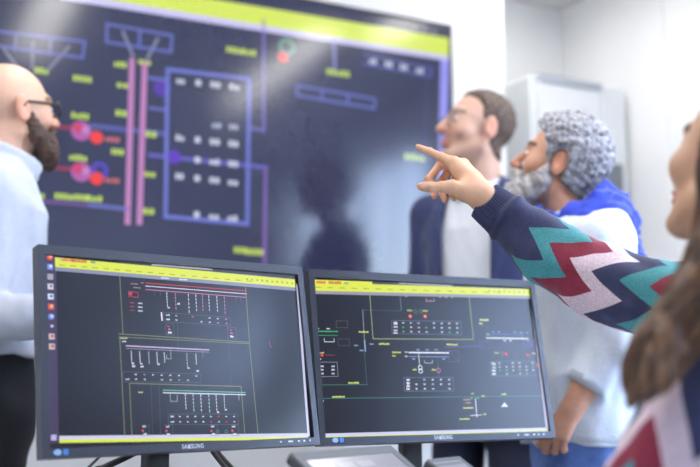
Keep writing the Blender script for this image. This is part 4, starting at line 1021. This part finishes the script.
# sweater: right sleeve as a swept tube, trunk and left arm as one knitted volume
def sweater():
    S = [(484.5, 200.5, 1.842), (494, 208, 1.838), (512, 222, 1.828), (533, 239, 1.815), (562, 259, 1.79), (595, 279, 1.755), (632, 293, 1.71), (676, 302, 1.66), (724, 304, 1.605), (775, 300, 1.555)]
    rr = [.0385, .041, .046, .055, .0635, .068, .070, .072, .076, .080]
    n, K = 190, 150
    path = spline([P(*a) for a in S], n); rad = np.interp(np.linspace(0, len(rr) - 1, n), range(len(rr)), rr)
    vs, pat, fs = [], [], []; x = None; L = 0
    rows = [(-1, .80, .012), (-1, .93, .002)]
    for i in range(n):
        p = path[i]; t = path[min(i + 1, n - 1)] - path[max(i - 1, 0)]; t /= np.linalg.norm(t)
        if i: L += np.linalg.norm(p - path[i - 1])
        x = UP - t * (UP @ t); x /= np.linalg.norm(x); y = np.cross(t, x)
        a = np.linspace(0, 2 * math.pi, K + 1)                                  # 0 = top, grows towards the far side
        q = p + np.outer(np.cos(a), x) * rad[i] + np.outer(np.sin(a), y) * rad[i]
        cuff = max(0, min(1, (.050 - L) / .006))
        disp = cuff * .0011 * np.cos(46 * a) + (1 - cuff) * (.0035 * wave(q * V(1, 1, 1), .10, 81) + .0016 * wave(q, .04, 82)) + (.004 * math.exp(-((L - .056) / .008) ** 2))
        q = q + (np.outer(np.cos(a), x) + np.outer(np.sin(a), y)) * np.asarray(disp).reshape(-1, 1)
        vs.append(q); pat.append(np.stack([np.full(K + 1, L - SLEEVE0), -a / (2 * math.pi) * SLEEVEN + SLEEVEP, np.full(K + 1, SLEEVEA)], 1))
    c0 = path[0]; inner = [c0 + (vs[0] - c0) * .84 + (path[3] - path[0]) * f for f in (.0, .9)]
    vs = [inner[1], inner[0]] + vs; pat = [pat[0], pat[0]] + pat
    m = len(vs)
    for i in range(m - 1):
        for j in range(K): fs.append((i * (K + 1) + j, i * (K + 1) + j + 1, (i + 1) * (K + 1) + j + 1, (i + 1) * (K + 1) + j))
    vs = np.concatenate(vs); pat = np.concatenate(pat)
    # trunk and left arm
    TF = (V(HIP[0], HIP[1], 0).astype(np.float32), np.stack([FW, LW, UP], 1).astype(np.float32))
    mid = (SR + SL) / 2; off = (mid - HIP); dx = off @ FW; zs = np.array((.50, .60, .74, .88, 1.0, 1.08, 1.13))
    cx = np.interp(zs, (.5, mid[2]), (0, dx - .02)); dy = off @ LW
    def f(p):
        q = p - np.array(LW * dy, np.float32) * np.clip((p[:, 2:3] - .5) / .55, 0, 1)
        d = loft_sdf(q, TF, zs, (.125, .115, .112, .125, .118, .085, .055), (.175, .16, .155, .165, .165, .13, .065), cx)
        d = smin(d, chain(p, [SL + UP * .0, EL, EL + (WL - EL) * .84], (.070, .063, .043), .02), .04)
        d = smin(d, cap(p, SR, SR + (SL - SR) * .3, .075, .09), .05)
        d = np.maximum(d, .062 - np.linalg.norm((p - WNK)[:, :2], axis=1) - np.where(p[:, 2] > WNK[2] - .03, 0, 9))
        return d + .004 * wave(p, .11, 91) + .0015 * wave(p, .04, 92)
    lo, hi = box_of([HIP + V(.3, .3, -.1), HIP - V(.3, .3, 0), SR + .1, SL - .1, EL, WL, WNK], .06)
    v2, f2 = nets(f, lo, hi, .0065)
    # pattern: down the left arm, or down the trunk
    A = (EL - SL); la = np.linalg.norm(A); A = A / la; B = (WL - EL); lb = np.linalg.norm(B); B = B / lb
    ta = (v2 - SL) @ A; da = np.linalg.norm(v2 - SL - np.clip(ta, -.05, la)[:, None] * A, axis=1); tb = (v2 - EL) @ B; db = np.linalg.norm(v2 - EL - np.clip(tb, 0, lb)[:, None] * B, axis=1)
    arm = (np.minimum(da, db) < .088); fore = db < da
    e1 = np.cross(A, V(1, 0, .2)); e1 /= np.linalg.norm(e1); e2 = np.cross(A, e1)
    r = v2 - SL; ang = np.arctan2(r @ e2, r @ e1)
    tarm = np.where(fore, np.maximum(ta, la * .8), ta); pa = np.stack([ARM0 - tarm, ang / (2 * math.pi) * 4 + ARMP, np.full(len(v2), .085)], 1)
    rt = v2 - HIP; at = np.arctan2(rt @ LW, rt @ FW); pt = np.stack([.30 + (v2[:, 2] - .5), at / (2 * math.pi) * 7, np.full(len(v2), .06)], 1)
    pp = np.where(arm[:, None], pa, pt)
    k = len(vs); fs += [tuple(i + k for i in a) for a in f2]
    mesh('sweater', np.concatenate([vs, v2]), fs, M['knit'], None, ow, pat=np.concatenate([pat, pp]), smooth=180, norm=False)
SLEEVE0, SLEEVEN, SLEEVEP, SLEEVEA, ARM0, ARMP = .055, 5, .04, .07, .425, .05
sweater()
# long brown hair: a body of hair with loose strands over it
LOCK = [P(790, 90, 1.24), P(768, 190, 1.16), P(734, 250, 1.135), P(699, 302, 1.12), P(665, 345, 1.11), P(645, 375, 1.105), P(631, 402, 1.10)]
LR = [.05, .052, .040, .033, .029, .024, .007]
def whair(p):
    q = (p - WHC) @ WHR / 1.0; x, y, z = q.T
    d = smin(skull(q), cap(q, (-.03, 0, -.03), (-.05, 0, -.14), .062), .03) - .018
    fr = x - np.interp(z, (-.15, -.05, 0, .05, .08, .11, .14), (-.012, -.008, -.004, .012, .040, .075, .08)); d = smax(d, fr, .015) * .95
    d = smin(d, chain(p, LOCK, LR, .02), .03)
    d = smin(d, chain(p, [WHC + WHR @ np.array((-.06, -.03, -.02), np.float32), WNK + V(.08, -.02, .03), WNK + V(.11, -.05, -.12), WNK + V(.11, -.05, -.25)], (.06, .06, .05, .02), .02), .03)
    return d + .0018 * wave(p * np.array((1, 1, .25), np.float32), .016, 95) + .003 * wave(p * np.array((1, 1, .4), np.float32), .05, 96)
lo, hi = box_of(LOCK + [WHC + .13, WHC - .13, WNK + V(.2, .1, -.27)], .07)
hv2, hf2 = nets(whair, lo, hi, .004)
h1, h2 = np.array(sRGB(60, 38, 27), np.float32), np.array(sRGB(134, 94, 60), np.float32)
t_ = np.clip(.5 + .55 * wave((hv2 * V(1, 1, .12)).astype(np.float32), .012, 97), 0, 1)[:, None]; hc_ = h1 * (1 - t_) + h2 * t_
st = MB(); scol = []
base = spline(LOCK, 40); brad = np.interp(np.linspace(0, 6, 40), range(7), LR)
for i in range(170):
    a = rng.uniform(0, 6.283); rr = rng.uniform(.75, 1.08); w0 = rng.uniform(0, 6.28); e = rng.randint(33, 39); s_ = rng.randint(0, 12); pa = []
    for j in range(s_, e + 1, 2):
        t = base[min(j + 1, 39)] - base[max(j - 1, 0)]; t /= np.linalg.norm(t); x = np.cross(t, V(0, 1, 0)); x /= np.linalg.norm(x); y = np.cross(t, x)
        g = rr * (brad[j] + .002) + .002 * math.sin(w0 + j * .25); b = a + .25 * math.sin(w0 + j * .12); pa.append(base[j] + x * math.cos(b) * g + y * math.sin(b) * g)
    k0 = len(st.v); st.tube(pa, [.0012] + [rng.uniform(.0014, .0024)] * (len(pa) - 2) + [.0006], 5); c = rng.random(); scol += [tuple(h1 * (1 - c) + h2 * c)] * (len(st.v) - k0)
mesh('long_hair', np.concatenate([hv2, np.array(st.v)]), [tuple(a) for a in hf2] + [tuple(i + len(hv2) for i in a) for a in st.f], M['strand'], None, ow, cols=np.concatenate([hc_, np.array(scol)]), smooth=180, norm=False)
# trousers, shoes
KN = [HIP + FW * .45 + LW * s * .11 + V(0, 0, -.02) for s in (1, -1)]; AN = [HIP + FW * .46 + LW * s * .11 + V(0, 0, -.47) for s in (1, -1)]
def wl(p):
    d = ell(p, HIP + V(0, 0, -.01), (.16, .16, .10))
    for i, s in enumerate((1, -1)): d = smin(d, chain(p, [HIP + LW * s * .09 - UP * .01, KN[i], AN[i]], (.088, .066, .048), .02), .03)
    return np.maximum(d, .05 - p[:, 2]) + .003 * wave(p, .09, 99)
lo, hi = box_of(KN + AN + [HIP + .2, HIP - .2], .09); shell('trousers', wl, lo, hi, .010, M['blacktr'], ow)
for a in AN:
    def ws(p, a=a):
        q = (p - V(a[0], a[1], 0).astype(np.float32)) @ np.stack([FW, LW, UP], 1).astype(np.float32)
        return smax(smin(ell(q, (.05, 0, .035), (.13, .043, .05)), sph(q, (-.01, 0, .07), .045), .03), .002 - q[:, 2], .008)
    lo, hi = box_of([V(a[0], a[1], 0) - .2, V(a[0], a[1], .14) + .2 * V(1, 1, 0)], .0); lo[2] = -.02; shell('shoe', ws, lo, hi, .007, M['shoe'], ow)
# her chair
CP = V(HIP[0], HIP[1], 0); FC = frame_fn(CP, FW, LW, UP)
ch = empty('office_chair', CP, 'dark office chair under the woman in the zigzag sweater', 'chair')
MB().box((.06, 0, .413), (.46, .46, .07), FC).make('seat', M['chair'], ch, bevel=.025)
bk = MB(); bk.box((-.235, 0, .78), (.05, .40, .40), FC); bk.make('backrest', M['chair'], ch, bevel=.02)
MB().tube([FC(V(-.14, 0, .38)), FC(V(-.25, 0, .40)), FC(V(-.27, 0, .5)), FC(V(-.265, 0, .68))], .014, 10).make('back_bar', M['black'], ch)
MB().cyl(FC(V(0, 0, .12)), FC(V(0, 0, .395)), .025).make('gas_column', M['black'], ch)
for i in range(5):
    a = i * 2 * math.pi / 5 + .3; e = FC(V(.27 * math.cos(a), .27 * math.sin(a), .075)); l = MB().tube([FC(V(0, 0, .12)), e], [.026, .016], 10).make('leg', M['black'], ch)
    w = V(-math.sin(a), math.cos(a), 0); w = FW * w[0] + LW * w[1]; c = V(e[0], e[1], .028); MB().cyl(c - w * .02, c + w * .02, .028).make('caster', M['black'], l)

# ------------------------------------------------------------------ daylight, camera, view
sce = bpy.context.scene
wd = bpy.data.worlds.new('sky'); sce.world = wd; wd.use_nodes = True; nt = wd.node_tree
bg = nt.nodes['Background']; sk = nt.nodes.new('ShaderNodeTexSky'); sk.sky_type = 'NISHITA'; sk.sun_disc = False; sk.sun_elevation = R(35); sk.sun_rotation = R(200)
mxr = nt.nodes.new('ShaderNodeMix'); mxr.data_type = 'RGBA'; mxr.inputs[0].default_value = .75; nt.links.new(sk.outputs[0], mxr.inputs[6]); mxr.inputs[7].default_value = (.68, .78, 1.13, 1)
nt.links.new(mxr.outputs[2], bg.inputs[0]); bg.inputs[1].default_value = 14.0
for i, (a, b) in enumerate(WIN):                                     # sampling portals in the window openings
    ld = bpy.data.lights.new('window_portal', 'AREA'); ld.shape = 'RECTANGLE'; ld.size = b - a; ld.size_y = WZ[1] - WZ[0]; ld.cycles.is_portal = True
    lo_ = bpy.data.objects.new('window_portal', ld); C.objects.link(lo_); lo_.location = RM(V(S1 + .12, (a + b) / 2, sum(WZ) / 2))
    lo_.rotation_euler = Matrix((tuple(ND), tuple(UP), tuple(WD))).transposed().to_euler()
cd = bpy.data.cameras.new('camera'); cam = bpy.data.objects.new('camera', cd); C.objects.link(cam); sce.camera = cam
cam.location = CAM; cam.rotation_euler = (math.pi / 2 + PIT, 0, 0); cd.lens = 50; cd.sensor_width = 36; cd.clip_start = .05
cd.dof.use_dof = True; cd.dof.focus_distance = 1.84; cd.dof.aperture_fstop = 1.8
vs_ = sce.view_settings; sce.display_settings.display_device = 'sRGB'; vs_.view_transform = 'Standard'; vs_.look = 'None'; vs_.gamma = 1; vs_.use_curve_mapping = False; vs_.exposure = 0.0
sce.cycles.use_denoising = True; sce.cycles.max_bounces = 8; sce.cycles.sample_clamp_indirect = 6
